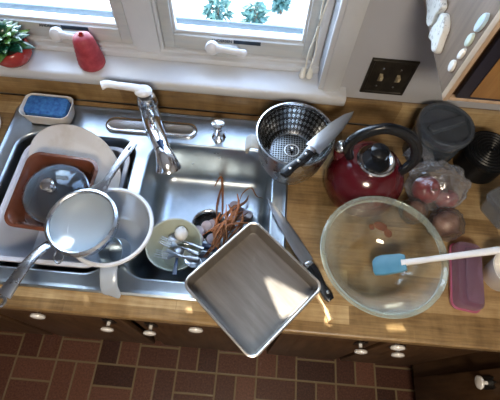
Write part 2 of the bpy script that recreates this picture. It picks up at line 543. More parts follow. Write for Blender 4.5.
def thing(name, label, cat, loc=(0, 0, 0), rot=(0, 0, 0), group=None):
    o = bpy.data.objects.new(name, None)
    o.empty_display_size = 0.02
    COL.objects.link(o)
    o.location = loc
    o.rotation_euler = rot
    return tag(o, label, cat, group)

def struct_root(name, label, cat, loc=(0, 0, 0)):
    o = thing(name, label, cat, loc)
    o['kind'] = 'structure'
    return o

def struct(name, mb, m, label, cat, bevel=0.0):
    o = mb.build(name, m, bevel=bevel)
    return tag(o, label, cat, kind='structure')

def rrect(cx, cy, w, h, r, z, n=6, rot=0.0):
    """closed loop, counter-clockwise, of a rounded rectangle"""
    out = []
    r = min(r, w / 2 - 1e-4, h / 2 - 1e-4)
    for qx, qy, a0 in ((1, 1, 0), (-1, 1, 90), (-1, -1, 180), (1, -1, 270)):
        for i in range(n + 1):
            a = R(a0 + 90 * i / n)
            x = qx * (w / 2 - r) + r * math.cos(a)
            y = qy * (h / 2 - r) + r * math.sin(a)
            c, s_ = math.cos(rot), math.sin(rot)
            out.append((cx + x * c - y * s_, cy + x * s_ + y * c, z))
    return out

def catmull(pts, k=6):
    P = [Vector(p) for p in pts]
    P = [P[0] * 2 - P[1]] + P + [P[-1] * 2 - P[-2]]
    out = []
    for i in range(1, len(P) - 2):
        for j in range(k):
            t = j / k
            a, b, c, d = P[i - 1], P[i], P[i + 1], P[i + 2]
            out.append(0.5 * ((2 * b) + (c - a) * t + (2 * a - 5 * b + 4 * c - d) * t * t + (-a + 3 * b - 3 * c + d) * t ** 3))
    out.append(P[-2])
    return out

def flat_with_holes(mb_outer, holes):
    """triangulated flat face (verts, faces) inside a loop, with loops cut out of it"""
    bm = bmesh.new()
    es = []
    for loop in [mb_outer] + holes:
        vs = [bm.verts.new(p) for p in loop]
        for i in range(len(vs)):
            es.append(bm.edges.new((vs[i], vs[(i + 1) % len(vs)])))
    bmesh.ops.triangle_fill(bm, use_beauty=True, use_dissolve=False, edges=es)
    bm.verts.index_update()
    v = [tuple(x.co) for x in bm.verts]
    f = [tuple(x.index for x in fc.verts) for fc in bm.faces]
    bm.free()
    return v, f

def slab_with_holes(mb, outer, holes, z0, z1):
    for z in (z0, z1):
        v, f = flat_with_holes([(x, y, z) for x, y, *_ in outer], [[(x, y, z) for x, y, *_ in h] for h in holes])
        mb.add(v, f)
    for loop in [outer] + holes:
        a = [(x, y, z0) for x, y, *_ in loop]
        b = [(x, y, z1) for x, y, *_ in loop]
        mb.rings([a, b], False, False)
    return mb

def weld(o, d=1e-5):
    bm = bmesh.new()
    bm.from_mesh(o.data)
    bmesh.ops.remove_doubles(bm, verts=bm.verts, dist=d)
    bmesh.ops.recalc_face_normals(bm, faces=bm.faces)
    bm.to_mesh(o.data)
    bm.free()
    o.data.set_sharp_from_angle(angle=R(40))
    return o

# ------------------------------------------------------------------ room shell
CZ = 0.91            # counter top
YW = 0.815           # inner face of the window wall
XL, XR, YF, ZC = -2.2, 1.4, -2.4, 2.45
WX0, WX1, WZ0, WZ1 = -0.823, 0.165, 1.035, 2.06      # window opening

struct('floor', MB().box(XL, XR, YF, YW, -0.05, 0), M['floor'], 'dark red brick patterned vinyl floor with pale grout lines', 'floor')
struct('ceiling', MB().box(XL - .1, XR + .1, YF - .1, YW + .15, ZC, ZC + 0.05), M['ceiling'], 'plain white kitchen ceiling', 'ceiling')
w = MB()
w.box(XL - .1, WX0, YW, YW + .15, 0, ZC)
w.box(WX1, XR + .1, YW, YW + .15, 0, ZC)
w.box(WX0, WX1, YW, YW + .15, 0, WZ0)
w.box(WX0, WX1, YW, YW + .15, WZ1, ZC)
struct('wall_back', w, M['wall'], 'pale grey painted wall around the window above the sink', 'wall')
struct('wall_left', MB().box(XL - .1, XL, YF, YW, 0, ZC), M['wall'], 'pale grey wall at the left end of the kitchen', 'wall')
struct('wall_right', MB().box(XR, XR + .1, YF, YW, 0, ZC), M['wall'], 'pale grey wall behind the right hand counter run', 'wall')
struct('wall_front', MB().box(XL - .1, XR + .1, YF - .1, YF, 0, ZC), M['wall'], 'pale grey wall facing the window', 'wall')

# window sill board, casing
sill = MB()
prof = [(0.775, 1.006), (0.772, 1.012), (0.772, 1.030), (0.777, 1.038), (0.785, 1.040), (0.880, 1.040), (0.880, 1.002), (0.782, 1.002)]
sill.rings([[(x, y, z) for y, z in prof] for x in (-1.0, 0.247)])
struct('trim_1', sill, M['white_paint'], 'white painted window sill board above the wood backsplash', 'window sill', bevel=0.003)
cas = MB()
for x0, x1 in ((0.165, 0.225), (-0.883, -0.823)):
    cas.box(x0, x1, 0.799, YW, 1.041, 2.12)
    cas.box(x0 + 0.012, x1 - 0.006, 0.794, 0.799, 1.041, 2.12)
cas.box(-0.883, 0.225, 0.799, YW, 2.062, 2.12)
struct('trim_2', cas, M['white_paint'], 'white painted casing boards framing the window', 'window trim', bevel=0.002)

# ------------------------------------------------------------------ windows: two casements, a mullion between
wf = MB()
wf.box(WX0, WX1, 0.858, 0.93, 1.040, 1.058)                 # stepped stop along the bottom
wf.box(WX0, WX1, 0.872, 0.93, 1.058, 1.068)
wf.box(-0.361, -0.293, 0.866, 0.94, 1.058, WZ1 - .001)     # mullion
wf.box(-0.373, -0.361, 0.878, 0.94, 1.066, WZ1 - .001)
wf.box(-0.293, -0.283, 0.874, 0.94, 1.066, WZ1 - .001)
wf.box(0.143, WX1 - .001, 0.872, 0.94, 1.066, WZ1 - .001)
wf.box(WX0 + .001, WX0 + .02, 0.872, 0.94, 1.066, WZ1 - .001)
wf.box(WX0, WX1, 0.872, 0.94, WZ1 - .02, WZ1 - .001)
struct('trim_3', wf, M['white_paint'], 'white window frame with the upright mullion between two casements', 'window frame', bevel=0.002)

def casement(name, x0, x1, label, textx, crankx):
    root = struct_root(name, label, 'window', ((x0 + x1) / 2, 0.9, 1.07))
    cx = (x0 + x1) / 2
    hw = (x1 - x0) / 2
    s = MB()
    for (a, b) in ((-hw, -hw + 0.030), (hw - 0.030, hw)):
        s.box(a, b, -0.020, 0.018, 0.000, 0.965)
    s.box(-hw + .030, hw - .030, -0.020, 0.018, 0.000, 0.046)
    s.box(-hw + .030, hw - .030, -0.020, 0.018, 0.925, 0.965)
    s.build('sash', M['sash_paint'], root, bevel=0.002)
    g = MB()                                     # thin inner bead
    for (a, b, c, d) in ((-hw + .03, -hw + .037, .046, .925), (hw - .037, hw - .03, .046, .925)):
        g.box(a, b, -0.010, 0.012, c, d)
    g.box(-hw + .037, hw - .037, -0.010, 0.012, .046, .054)
    g.build('glazing_bead', M['white_paint'], root, bevel=0.001)
    MB().box(-hw + .030, hw - .030, 0.000, 0.004, .046, .925).build('glass_pane', M['pane'], root)
    # maker's strip printed along the lower rail
    lab = MB()
    lab.box(textx - cx + 0.066, textx - cx + 0.142, -0.0212, -0.0200, 0.0335, 0.0450)
    lab.build('printed_strip', M['ink'], root)
    tx = bpy.data.curves.new('printed_word', 'FONT')
    tx.body = 'ANDERSEN'
    tx.size = 0.0115
    tx.extrude = 0.0003
    tx.offset = 0.0004
    to = bpy.data.objects.new('printed_word', tx)
    tx.materials.append(M['ink'])
    COL.objects.link(to)
    to.parent = root
    to.location = (textx - cx + 0.004, -0.0205, 0.0350)
    to.rotation_euler = (PI / 2, 0, 0)
    # folded crank on the stop below the sash
    b = MB()
    b.rings([rrect(0.0, -0.004, 0.094 * k, 0.034 * k2, 0.016 * k2, z) for k, k2, z in ((1, 1, 0), (1, 1, .010), (.96, .88, .015), (.85, .6, .018))])
    cb = b.build('crank_base', M['sash_paint'], root, loc=(crankx - cx, -0.026, 0.019), rot=(PI / 2 - 0.5, 0, R(1)))
    l = MB()
    l.lathe([(0.0, 0.012), (0.019, 0.012), (0.0195, 0.022), (0.016, 0.030), (0.008, 0.033), (0.0, 0.0335)], 24, mtx=Matrix.Translation((-0.030, 0.003, 0)))
    l.tube([(-0.024, 0.004, 0.024), (0.0, 0.003, 0.027), (0.03, -0.001, 0.026), (0.058, -0.003, 0.025)], [(.014, .008), (.0085, .007), (.0085, .006), (.010, .006)], n=14, up=(0, 0, 1))
    l.ball((0.058, -0.003, 0.025), (0.011, 0.010, 0.008))
    l.build('crank_handle', M['white_plastic'], cb)
    return root

casement('window_1', -0.282, 0.142, 'right hand casement window with white sash and folded crank', -0.150, -0.112)
casement('window_2', -0.802, -0.374, 'left hand casement window behind the red jar, white sash', -0.632, -0.545)

# blind cord
t = thing('blind_cord', 'ivory twin blind cord with two tassels hanging at the window\'s right side', 'cord', (0.128, 0.845, 1.07))
for dx, s in ((-0.004, 1), (0.005, -1)):
    pts = catmull([(dx * 1.2, -0.006, 0.0), (dx * 2 + 0.003, -0.003, 0.06), (dx * .3 + 0.006, 0.0, 0.14), (dx * 2 + 0.008, 0, 0.3), (dx, 0, 0.6), (dx, 0, 0.93)], 5)
    MB().tube(pts, 0.0021, n=8).build('cord', M['cord'], t)
for dx, s in ((-0.010, 1), (0.0105, -1)):
    MB().lathe([(0.003, 0.007), (0.006, 0.0), (0.0085, -0.012), (0.0098, -0.023), (0.008, -0.027), (0.0, -0.0275)], 14).build('tassel', M['cord'], t, loc=(dx, -0.006, 0.0))

# ------------------------------------------------------------------ outside: bright patio, low shrubs
struct('ground', MB().box(-14, 14, 0.97, 26, -0.06, 0.0), M['patio'], 'bright pale patio outside the window', 'ground')
led = MB().box(-1.0, 0.34, 0.966, 1.06, 0.985, 1.02)
struct('trim_4', led, M['ext_white'], 'white outer ledge below the window glass', 'window ledge', bevel=0.003)
scr = MB()
for x0, x1 in ((WX0 + .02, -.373), (-.283, .143)):
    scr.box(x0, x1, 0.944, 0.952, 1.100, 1.119)
struct('trim_6', scr, M['screen'], 'pale blue grey screen rail outside the window glass', 'screen rail', bevel=0.001)
# unseen slab added to block the sun, slots shaped as the wanted patches
mask_mb = MB()
def sun_slot(pts, z=0.925, top=4.2):
    k = (top - z) / SUN_DIR.z
    return [(x + SUN_DIR.x * k, y + SUN_DIR.y * k) for x, y in pts]
slots = [sun_slot([(0.050, 0.274), (0.100, 0.176), (0.122, 0.186), (0.172, 0.234), (0.064, 0.280)]),
         sun_slot([(-0.386, 0.218), (-0.381, 0.150), (-0.357, 0.150), (-0.361, 0.218)]),
         sun_slot([(-0.136, 0.199), (-0.132, 0.181), (-0.109, 0.183), (-0.112, 0.201)]),
         sun_slot([(0.183, 0.262), (0.206, 0.178), (0.222, 0.182), (0.198, 0.264)]),
         sun_slot([(0.349, 0.200), (0.350, 0.179), (0.400, 0.184), (0.413, 0.206)])]
slab_with_holes(mask_mb, [(-2.25, 2.72), (-0.42, 2.72), (-0.42, 3.80), (-2.25, 3.80)], slots, 4.19, 4.2)
for x in (-2.2, -0.47):
    mask_mb.box(x - .03, x + .03, 3.72, 3.78, 0.0, 4.189)
weld(struct('sun_mask', mask_mb, M['mask_grey'], 'added unseen slab outside, its slots shaped to make the sun patches', 'patio cover'))
rng = random.Random(5)
def shrub(x, y, r, h, label):
    mb = MB()
    for k in range(150):
        a = rng.uniform(0, 2 * PI)
        q = r * math.sqrt(rng.random())
        z = h * (0.15 + 0.85 * rng.random() * (1 - 0.55 * (q / r)))
        s = rng.uniform(0.020, 0.042)
        mtx = Matrix.Translation((q * math.cos(a), q * math.sin(a), z)) @ Euler((rng.uniform(-.9, .9), rng.uniform(-.9, .9), a)).to_matrix().to_4x4()
        mb.rings([[( -s, 0, 0), (0, -s * .45, .004), (s, 0, 0), (0, s * .45, .004)], [(-s, 0, .002), (0, -s * .45, .006), (s, 0, .002), (0, s * .45, .006)]], mtx=mtx)
    root = thing('garden_shrub', label, 'shrub', (x, y, 0), group='low shrubs outside the window')
    mb.build('foliage', M['shrub'], root)
    st = MB()
    for k in range(4):
        a = k * 1.7
        st.tube([(0.01 * math.cos(a), .01 * math.sin(a), 0), (r * .4 * math.cos(a), r * .4 * math.sin(a), h * .6)], [.006, .003], n=6)
    st.build('stem', M['brown_magnet'], root)
shrub(-0.34, 2.36, 0.095, 0.24, 'blue green shrub outside the right window, leftmost of the three')
shrub(-0.075, 2.33, 0.085, 0.25, 'blue green shrub outside the right window, middle of the three')
shrub(0.10, 2.52, 0.06, 0.22, 'small blue green shrub outside the right window, nearest the cord')

# ------------------------------------------------------------------ countertop with backsplash
SINK = (-0.737, 0.104, 0.203, 0.771)      # outer rim x0 x1 y0 y1
scx, scy = (SINK[0] + SINK[1]) / 2, (SINK[2] + SINK[3]) / 2
ct = thing('countertop', 'butcher block patterned wood countertop running under the window and round the corner', 'countertop', (0, 0, CZ))
outer = [(-1.7, 0.152), (0.715, 0.152), (0.715, -1.6), (1.395, -1.6), (1.395, 0.794), (-1.7, 0.794)]
hole = [(x, y) for x, y, z in rrect(scx, scy, 0.815, 0.54, 0.03, 0, 4)]
mb = MB()
slab_with_holes(mb, outer, [hole], -0.038, 0.0)
slab = weld(mb.build('worktop', M['counter'], ct))
bv = slab.modifiers.new('nose', 'BEVEL')
bv.width = 0.006; bv.segments = 3; bv.limit_method = 'ANGLE'; bv.angle_limit = R(60)
bs = MB().box(-1.7, 1.395, 0.795, 0.8149, 0.0, 0.094)
bs.build('backsplash', M['counter'], ct, bevel=0.003)

# ------------------------------------------------------------------ base cabinets
def knob(parent, x, y, z, face='front', drawer=False, m='porcelain'):
    """white porcelain knob on a black scrolled backplate; local coordinates of parent"""
    plate = MB()
    if drawer:
        pts = [(-0.066, 0.004), (-0.058, 0.010), (-0.045, 0.006), (-0.03, 0.014), (-0.012, 0.010), (0, 0.018), (0.012, 0.010), (0.03, 0.014), (0.045, 0.006), (0.058, 0.010), (0.066, 0.004)]
    else:
        pts = [(-0.018, 0.020), (-0.013, 0.034), (-0.006, 0.026), (0, 0.042), (0.006, 0.026), (0.013, 0.034), (0.018, 0.020)]
    loop = pts + [(a, -b) for a, b in reversed(pts)]
    plate.rings([[(a, 0.0, b) for a, b in loop], [(a, -0.003, b) for a, b in loop]])
    rz = 0 if face == 'front' else -PI / 2
    pl = plate.build('backplate', M['black_iron'], parent, loc=(x, y, z), rot=(0, 0, rz))
    kn = MB()
    mt = Matrix.Rotation(PI / 2, 4, 'X')
    kn.lathe([(0.0055, 0.003), (0.0055, 0.018), (0.009, 0.0185), (0.0175, 0.021), (0.0195, 0.025), (0.0180, 0.029), (0.010, 0.0315), (0.0, 0.032)], 24, mtx=mt)
    kn.build('knob', M['porcelain'], pl)
    return pl

def panel_door(parent, name, x0, x1, z0, z1, y=0.0, th=0.018):
    d = MB()
    d.box(x0, x1, y - th, y, z0, z1)
    o = d.build(name, M['cabinet'], parent, bevel=0.004)
    if z1 - z0 > 0.3:
        p = MB()
        fr = 0.055
        p.rings([[(a, yy, b) for a, b in ((x0 + fr + q, z0 + fr + q), (x1 - fr - q, z0 + fr + q), (x1 - fr - q, z1 - fr - q), (x0 + fr + q, z1 - fr - q))] for q, yy in ((0, y - th + .001), (.02, y - th - .006))])
        p.build('raised_panel', M['cabinet'], o, bevel=0.002)
    return o

def base_cabinet(label, x0, x1, drawers, doors):
    root = thing('base_cabinet', label, 'cabinet', ((x0 + x1) / 2, 0.197, 0))
    ox = root.location.x
    f = MB()
    f.box(x0 - ox, x0 - ox + .018, 0.0, 0.59, 0.10, 0.868)
    f.box(x1 - ox - .018, x1 - ox, 0.0, 0.59, 0.10, 0.868)
    f.box(x0 - ox + .018, x1 - ox - .018, 0.0, 0.59, 0.10, 0.118)
    f.box(x0 - ox + .018, x1 - ox - .018, 0.0, 0.018, 0.118, 0.15)
    f.box(x0 - ox + .018, x1 - ox - .018, 0.0, 0.018, 0.70, 0.735)
    f.box(x0 - ox + .018, x1 - ox - .018, 0.0, 0.018, 0.83, 0.868)
    f.box(x0 - ox + .018, x1 - ox - .018, 0.012, 0.018, 0.15, 0.83)
    f.build('carcass', M['cabinet'], root)
    MB().box(x0 - ox, x1 - ox, 0.06, 0.075, 0.0, 0.10).build('toe_kick', M['cabinet'], root)
    for a, b, k in drawers:
        d = panel_door(root, 'drawer', a - ox, b - ox, 0.722, 0.858)
        knob(d, k - ox, -0.018, 0.795, drawer=True)
    for a, b, k in doors:
        d = panel_door(root, 'door', a - ox, b - ox, 0.13, 0.712)
        knob(d, k - ox, -0.018, 0.655)
    return root
base_cabinet('dark oak sink cabinet with two false drawers and two doors under the sink', -0.757, 0.108,
             [(-0.745, -0.335, -0.531), (-0.315, 0.097, -0.113)], [(-0.745, -0.345, -0.388), (-0.305, 0.097, -0.262)])
base_cabinet('dark oak base cabinet below the glass bowl, two doors and one drawer', 0.112, 0.75,
             [(0.125, 0.715, 0.422)], [(0.125, 0.412, 0.366), (0.434, 0.715, 0.476)])
base_cabinet('dark oak base cabinet at the far left beyond the sink', -1.68, -0.761, [(-1.66, -0.775, -1.2)], [(-1.66, -1.23, -1.28), (-1.21, -0.775, -1.16)])
root = thing('base_cabinet', 'dark oak corner cabinet facing left with a white knob, at lower right of photo', 'cabinet', (0.757, -0.35, 0))
f = MB()
f.box(0.0, 0.62, -0.6, 0.54, 0.10, 0.868)
f.build('carcass', M['cabinet'], root)
MB().box(0.06, 0.075, -0.6, 0.545, 0.0, 0.0995).build('toe_kick', M['cabinet'], root)
d = MB().box(-0.018, -0.0005, 0.05, 0.487, 0.13, 0.712).build('door', M['cabinet'], root, bevel=0.004)
d2 = MB().box(-0.018, -0.0005, 0.05, 0.487, 0.722, 0.858).build('drawer', M['cabinet'], root, bevel=0.004)
knob(d, -0.018, 0.450, 0.645, face='left')

# ------------------------------------------------------------------ wall cabinet at upper right
uc = thing('wall_cabinet', 'brown oak wall cabinet at upper right with magnets stuck on its side', 'cabinet', (0.325, 0.508, 1.350))
UW, UD, UH = 1.06, 0.306, 0.76
MB().box(0.0, 0.016, 0.004, UD, 0.0, UH).build('side_panel', M['cab_side'], uc, bevel=0.001)
b = MB()
b.box(0.017, UW, 0.02, UD, 0.03, 0.045)
b.box(0.017, UW, UD - .01, UD, 0.045, UH)
b.box(UW - .016, UW, 0.02, UD - .011, 0.045, UH)
b.box(0.017, UW - .017, 0.02, UD - .011, UH - .016, UH)
b.build('carcass', M['cab_side'], uc)
MB().box(-0.001, 0.008, -0.012, 0.0035, -0.001, UH).build('edge_strip', M['oak_edge'], uc, bevel=0.002)
ff = MB()
ff.box(0.0085, 0.03, 0.0, 0.018, 0.0, UH)
ff.box(0.04, UW, 0.0, 0.018, 0.0, 0.028)
ff.box(0.04, UW, 0.0, 0.018, UH - .03, UH)
ff.build('face_frame', M['cabinet'], uc, bevel=0.001)
MB().box(0.009, UW, -0.010, -0.0005, -0.001, 0.007).build('bottom_moulding', M['oak_edge'], uc, bevel=0.002)
dr = MB().box(0.017, 0.5, -0.012, -0.0005, 0.0085, UH - .015).build('door', M['groove'], uc, bevel=0.002)
MB().box(0.038, 0.475, -0.015, -0.0125, 0.0165, UH - .05).build('door_panel', M['oak_panel'], dr, bevel=0.002)
d3 = MB().box(0.51, 1.04, -0.012, -0.0005, 0.0085, UH - .015).build('door', M['groove'], uc, bevel=0.002)
MB().box(0.535, 1.015, -0.015, -0.0125, 0.0165, UH - .05).build('door_panel', M['oak_panel'], d3, bevel=0.002)

def side_magnet(name, label, pts, th, m, x=0.3249):
    """flat piece on the cabinet's left side; pts are (y, z)"""
    cy = sum(p[0] for p in pts) / len(pts); cz = sum(p[1] for p in pts) / len(pts)
    q = catmull([(0, a - cy, b - cz) for a, b in pts] + [(0, pts[0][0] - cy, pts[0][1] - cz)], 4)[:-1]
    mb = MB()
    mb.rings([[(-t_, p.y * k, p.z * k) for p in q] for t_, k in ((0, 1), (th * .6, 1), (th * .9, .93), (th, .8))])
    o = mb.build(name, m, loc=(x, cy, cz))
    return tag(o, label, 'magnet', 'magnets on the side of the wall cabinet')
side_magnet('fridge_magnet', 'large white speckled magnet at the frame top, upper of the pair', [(0.735, 1.376), (0.755, 1.41), (0.72, 1.432), (0.675, 1.420), (0.656, 1.416), (0.662, 1.394), (0.658, 1.379), (0.667, 1.365), (0.688, 1.362), (0.701, 1.372)], 0.012, M['stone'])
side_magnet('fridge_magnet', 'large white speckled magnet, lower of the pair beside the wall edge', [(0.648, 1.411), (0.631, 1.418), (0.608, 1.411), (0.600, 1.395), (0.590, 1.372), (0.607, 1.361), (0.625, 1.366), (0.646, 1.360), (0.652, 1.378), (0.645, 1.395)], 0.012, M['stone'])
def oval_pts(cy, cz, a, b, rot=0.0, n=8):
    return [(cy + a * math.cos(t) * math.cos(rot) - b * math.sin(t) * math.sin(rot), cz + a * math.cos(t) * math.sin(rot) + b * math.sin(t) * math.cos(rot)) for t in [2 * PI * i / n for i in range(n)]]
side_magnet('fridge_magnet', 'small white oval magnet, lowest in the row by the cabinet edge', oval_pts(0.531, 1.397, 0.0085, 0.011), 0.005, M['porcelain'])
side_magnet('fridge_magnet', 'small white and brown magnet, second from bottom in the row', oval_pts(0.527, 1.426, 0.006, 0.011, 0.2), 0.005, M['porcelain'])
side_magnet('fridge_magnet', 'small pale green magnet, third from bottom in the row', oval_pts(0.530, 1.451, 0.0075, 0.012, 0.1), 0.005, M['pale_green_magnet'])
side_magnet('fridge_magnet', 'pale blue magnet, topmost of the small magnets in the row', oval_pts(0.528, 1.484, 0.0085, 0.017, 0.15), 0.006, M['pale_blue'])

# ------------------------------------------------------------------ light switch
t = thing('light_switch', 'dark bronze double light switch plate with two ivory toggles on the wall', 'light switch', (0.348, YW - .0005, 1.094))
pl = MB()
pl.rings([[(a * k, yy, b * k) for a, b in ((-.062, -.061), (.062, -.061), (.062, .061), (-.062, .061))] for k, yy in ((1, 0), (1, -.004), (.96, -.008), (.86, -.008), (.84, -.0055))])
pl.build('plate', M['bronze'], t, bevel=0.001)
for dx in (-0.0235, 0.0235):
    tg = MB()
    tg.rings([[(dx + a * k, yy, b * k2 + dz) for a, b in ((-.0045, -.014), (.0045, -.014), (.0045, .014), (-.0045, .014))] for k, k2, yy, dz in ((1, 1, -.005, 0), (1, .8, -.010, .002), (.8, .4, -.022, .009))])
    tg.build('toggle', M['ivory'], t, bevel=0.001)
    for dz in (-0.031, 0.031):
        MB().lathe([(0.003, 0), (0.003, .001), (0.002, .0016), (0, .0017)], 10, mtx=Matrix.Translation((dx, -.0055, dz)) @ Matrix.Rotation(PI / 2, 4, 'X')).build('screw', M['steel'], t)

# ------------------------------------------------------------------ sink
sk = thing('sink', 'stainless steel double bowl sink set into the wood counter', 'sink', (0, 0, CZ))
LB = (-0.690, -0.346, 0.250, 0.655)
RB = (-0.302, 0.056, 0.250, 0.655)
def loop_of(bx, grow, z, r=0.055):
    x0, x1, y0, y1 = bx
    return rrect((x0 + x1) / 2, (y0 + y1) / 2, x1 - x0 + 2 * grow, y1 - y0 + 2 * grow, max(r + grow, .012), z, 8)
deck = MB()
ro = lambda g, z: rrect(scx, scy, 0.841 + 2 * g, 0.568 + 2 * g, 0.035 + g, z, 6)
deck.rings([ro(0, 0.0005), ro(-0.001, 0.004), ro(-0.006, 0.0065), ro(-0.012, 0.0045), ro(-0.016, 0.0035)], False, False)
v, f = flat_with_holes(ro(-0.016, 0.0035), [loop_of(LB, 0.006, 0.0035), loop_of(RB, 0.006, 0.0035)])
deck.add(v, f)
weld(deck.build('rim', M['sink_steel'], sk))
for bx in (LB, RB):
    bb = MB()
    seq = [(0.006, 0.0035, .055), (0.0035, 0.0028, .055), (0.0012, 0.0005, .055), (0.0, -0.004, .055), (-0.003, -0.05, .055), (-0.006, -0.12, .055), (-0.009, -0.140, .056), (-0.014, -0.154, .056), (-0.024, -0.165, .056), (-0.038, -0.170, .056), (-0.055, -0.172, .056)]
    rings_ = [loop_of(bx, g, z, .055 + (0.0 if g > -.01 else .0)) for g, z, r_ in seq]
    bb.rings(rings_, False, False)
    cx_, cy_ = (bx[0] + bx[1]) / 2, (bx[2] + bx[3]) / 2 + 0.03
    n_ = len(rings_[-1])
    dl = [(cx_ + 0.052 * math.cos(2 * PI * i / 32), cy_ + 0.052 * math.sin(2 * PI * i / 32), -0.1745) for i in range(32)]
    v, f = flat_with_holes(rings_[-1], [dl])
    bb.add(v, f)
    weld(bb.build('basin', M['sink_steel'], sk))
    dn = MB().lathe([(0.055, -0.1725), (0.054, -0.1715), (0.050, -0.1725), (0.046, -0.177), (0.043, -0.186), (0.042, -0.198)], 32, mtx=Matrix.Translation((cx_, cy_, 0)), cap0=False, cap1=False)
    st = dn.build('drain', M['steel'], sk)
    MB().lathe([(0.0425, -0.197), (0.03, -0.199), (0.012, -0.196), (0.010, -0.188), (0.0, -0.187)], 24, mtx=Matrix.Translation((cx_, cy_, 0))).build('stopper', M['dark_void'], st)

# ------------------------------------------------------------------ faucet
fa = thing('faucet', 'chrome single lever pull out faucet on the sink deck', 'faucet', (-0.303, 0.700, CZ + 0.0037))
MB().rings([rrect(-0.012, 0.006, 0.278 - 2 * g, 0.058 - 2 * g, 0.029 - g, z, 8) for g, z in ((0, 0), (0, .004), (.002, .0065), (.008, .0085), (.014, .0075))]).build('base_plate', M['chrome'], fa)
MB().lathe([(0.030, 0.006), (0.030, 0.012), (0.028, 0.018), (0.0275, 0.05), (0.0268, 0.075), (0.0258, 0.11), (0.0268, 0.122), (0.0265, 0.128), (0.026, 0.142), (0.021, 0.152), (0.0, 0.155)], 32).build('body', M['chrome'], fa)
MB().lathe([(0.0268, 0.118), (0.0282, 0.120), (0.0282, 0.124), (0.0268, 0.126)], 32, closed=True).build('collar', M['steel'], fa)
sp = MB()
pp = catmull([(0.004, -0.012, 0.062), (0.016, -0.042, 0.084), (0.032, -0.076, 0.100), (0.052, -0.114, 0.112), (0.068, -0.146, 0.116)], 6)
sp.tube(pp, [0.0235 - 0.0035 * i / len(pp) for i in range(len(pp))], n=22)
sp.build('spout', M['chrome'], fa)
hd = MB()
pp = catmull([(0.068, -0.146, 0.116), (0.076, -0.162, 0.113), (0.083, -0.176, 0.103), (0.086, -0.184, 0.090)], 5)
hd.tube(pp, [(0.0202 + 0.0130 * (i / (len(pp) - 1)) ** 1.2) for i in range(len(pp))], n=22)
spray = hd.build('spray_head', M['chrome'], fa)
MB().tube([(0.062, -0.134, 0.1345), (0.074, -0.158, 0.1365)], (0.009, 0.003), n=12).build('spray_button', M['navy_plastic'], spray)
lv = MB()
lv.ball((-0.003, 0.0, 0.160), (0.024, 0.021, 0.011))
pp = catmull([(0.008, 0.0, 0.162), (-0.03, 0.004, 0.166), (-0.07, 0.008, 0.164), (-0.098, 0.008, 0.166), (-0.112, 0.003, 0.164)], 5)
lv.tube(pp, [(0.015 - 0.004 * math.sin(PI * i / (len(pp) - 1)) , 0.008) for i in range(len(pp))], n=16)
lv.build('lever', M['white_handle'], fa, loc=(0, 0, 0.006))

sd = thing('soap_dispenser', 'small chrome soap dispenser pump on the sink deck right of the faucet', 'soap dispenser', (-0.110, 0.694, CZ + 0.0037))
MB().lathe([(0.021, 0), (0.021, .003), (0.018, .006), (0.013, .010), (0.012, .030), (0.011, .040), (0, .041)], 24).build('base', M['chrome'], sd)
MB().lathe([(0.008, 0.040), (0.008, .050), (0.017, .053), (0.0195, .060), (0.0185, .068), (0.012, .072), (0, .0725)], 24).build('pump_top', M['chrome'], sd)
MB().tube(catmull([(0, -0.006, 0.058), (0, -0.03, 0.060), (0, -0.048, 0.056), (0, -0.054, 0.046)], 5), 0.0042, n=12).build('nozzle', M['chrome'], sd)

# ------------------------------------------------------------------ window sill ornaments
t = thing('potted_plant', 'green leafy plant in a red glazed pot on the window sill', 'plant', (-0.702, 0.815, 1.0405))
MB().lathe([(0.030, 0.0), (0.038, 0.004), (0.046, 0.018), (0.047, 0.034), (0.043, 0.045), (0.040, 0.047), (0.037, 0.044), (0.037, 0.038)], 28, cap1=False).build('pot', M['red_pot'], t)
MB().lathe([(0.0372, 0.036), (0.0372, 0.039), (0.02, 0.042), (0, 0.043)], 20).build('soil', M['soil'], t)
lf = MB()
rl = random.Random(3)
for k in range(30):
    a = k * 2.39996
    tier = k / 30
    L = 0.062 - 0.026 * tier
    up = 0.25 + 1.15 * tier
    d = Vector((math.cos(a), math.sin(a), 0))
    p0 = Vector((0, 0, 0.046 + 0.03 * tier)) + d * 0.006
    pts = []
    for j in range(6):
        s = j / 5
        pts.append(p0 + d * (L * s * math.cos(up * (1 - .5 * s))) + Vector((0, 0, L * s * math.sin(up) - 0.018 * s * s)))
    ws = [(max(.0012, 0.0150 * math.sin(PI * (0.12 + 0.86 * j / 5))), 0.0016) for j in range(6)]
    lf.tube(pts, ws, n=8)
lf.build('leaves', M['leaf'], t)

t.scale = (1.13, 1.13, 1.05)
t = thing('vase', 'red matte tapered bud vase with a small hole on top, on the sill', 'vase', (-0.483, 0.820, 1.0405))
t.scale = (1.06, 1.06, 1.02)
pr = [(0.031, 0.0), (0.034, 0.004), (0.0345, 0.014)]
for k in range(12):
    z = 0.014 + 0.072 * k / 11
    r = 0.0345 - 0.0095 * (k / 11) ** 1.2
    pr.append((r + 0.0007 * (-1) ** k, z))
pr += [(0.0225, 0.0905), (0.017, 0.095), (0.010, 0.0975), (0.0065, 0.0978)]
MB().lathe(pr + [(0.006, 0.090), (0.005, 0.08)], 32, cap1=False).build('body', M['red_matte'], t)
MB().lathe([(0.0068, 0.0965), (0.0078, 0.0995), (0.0062, 0.1005), (0.0046, 0.099), (0.0046, 0.092)], 20, cap0=False, cap1=False).build('neck', M['red_pot'], t)

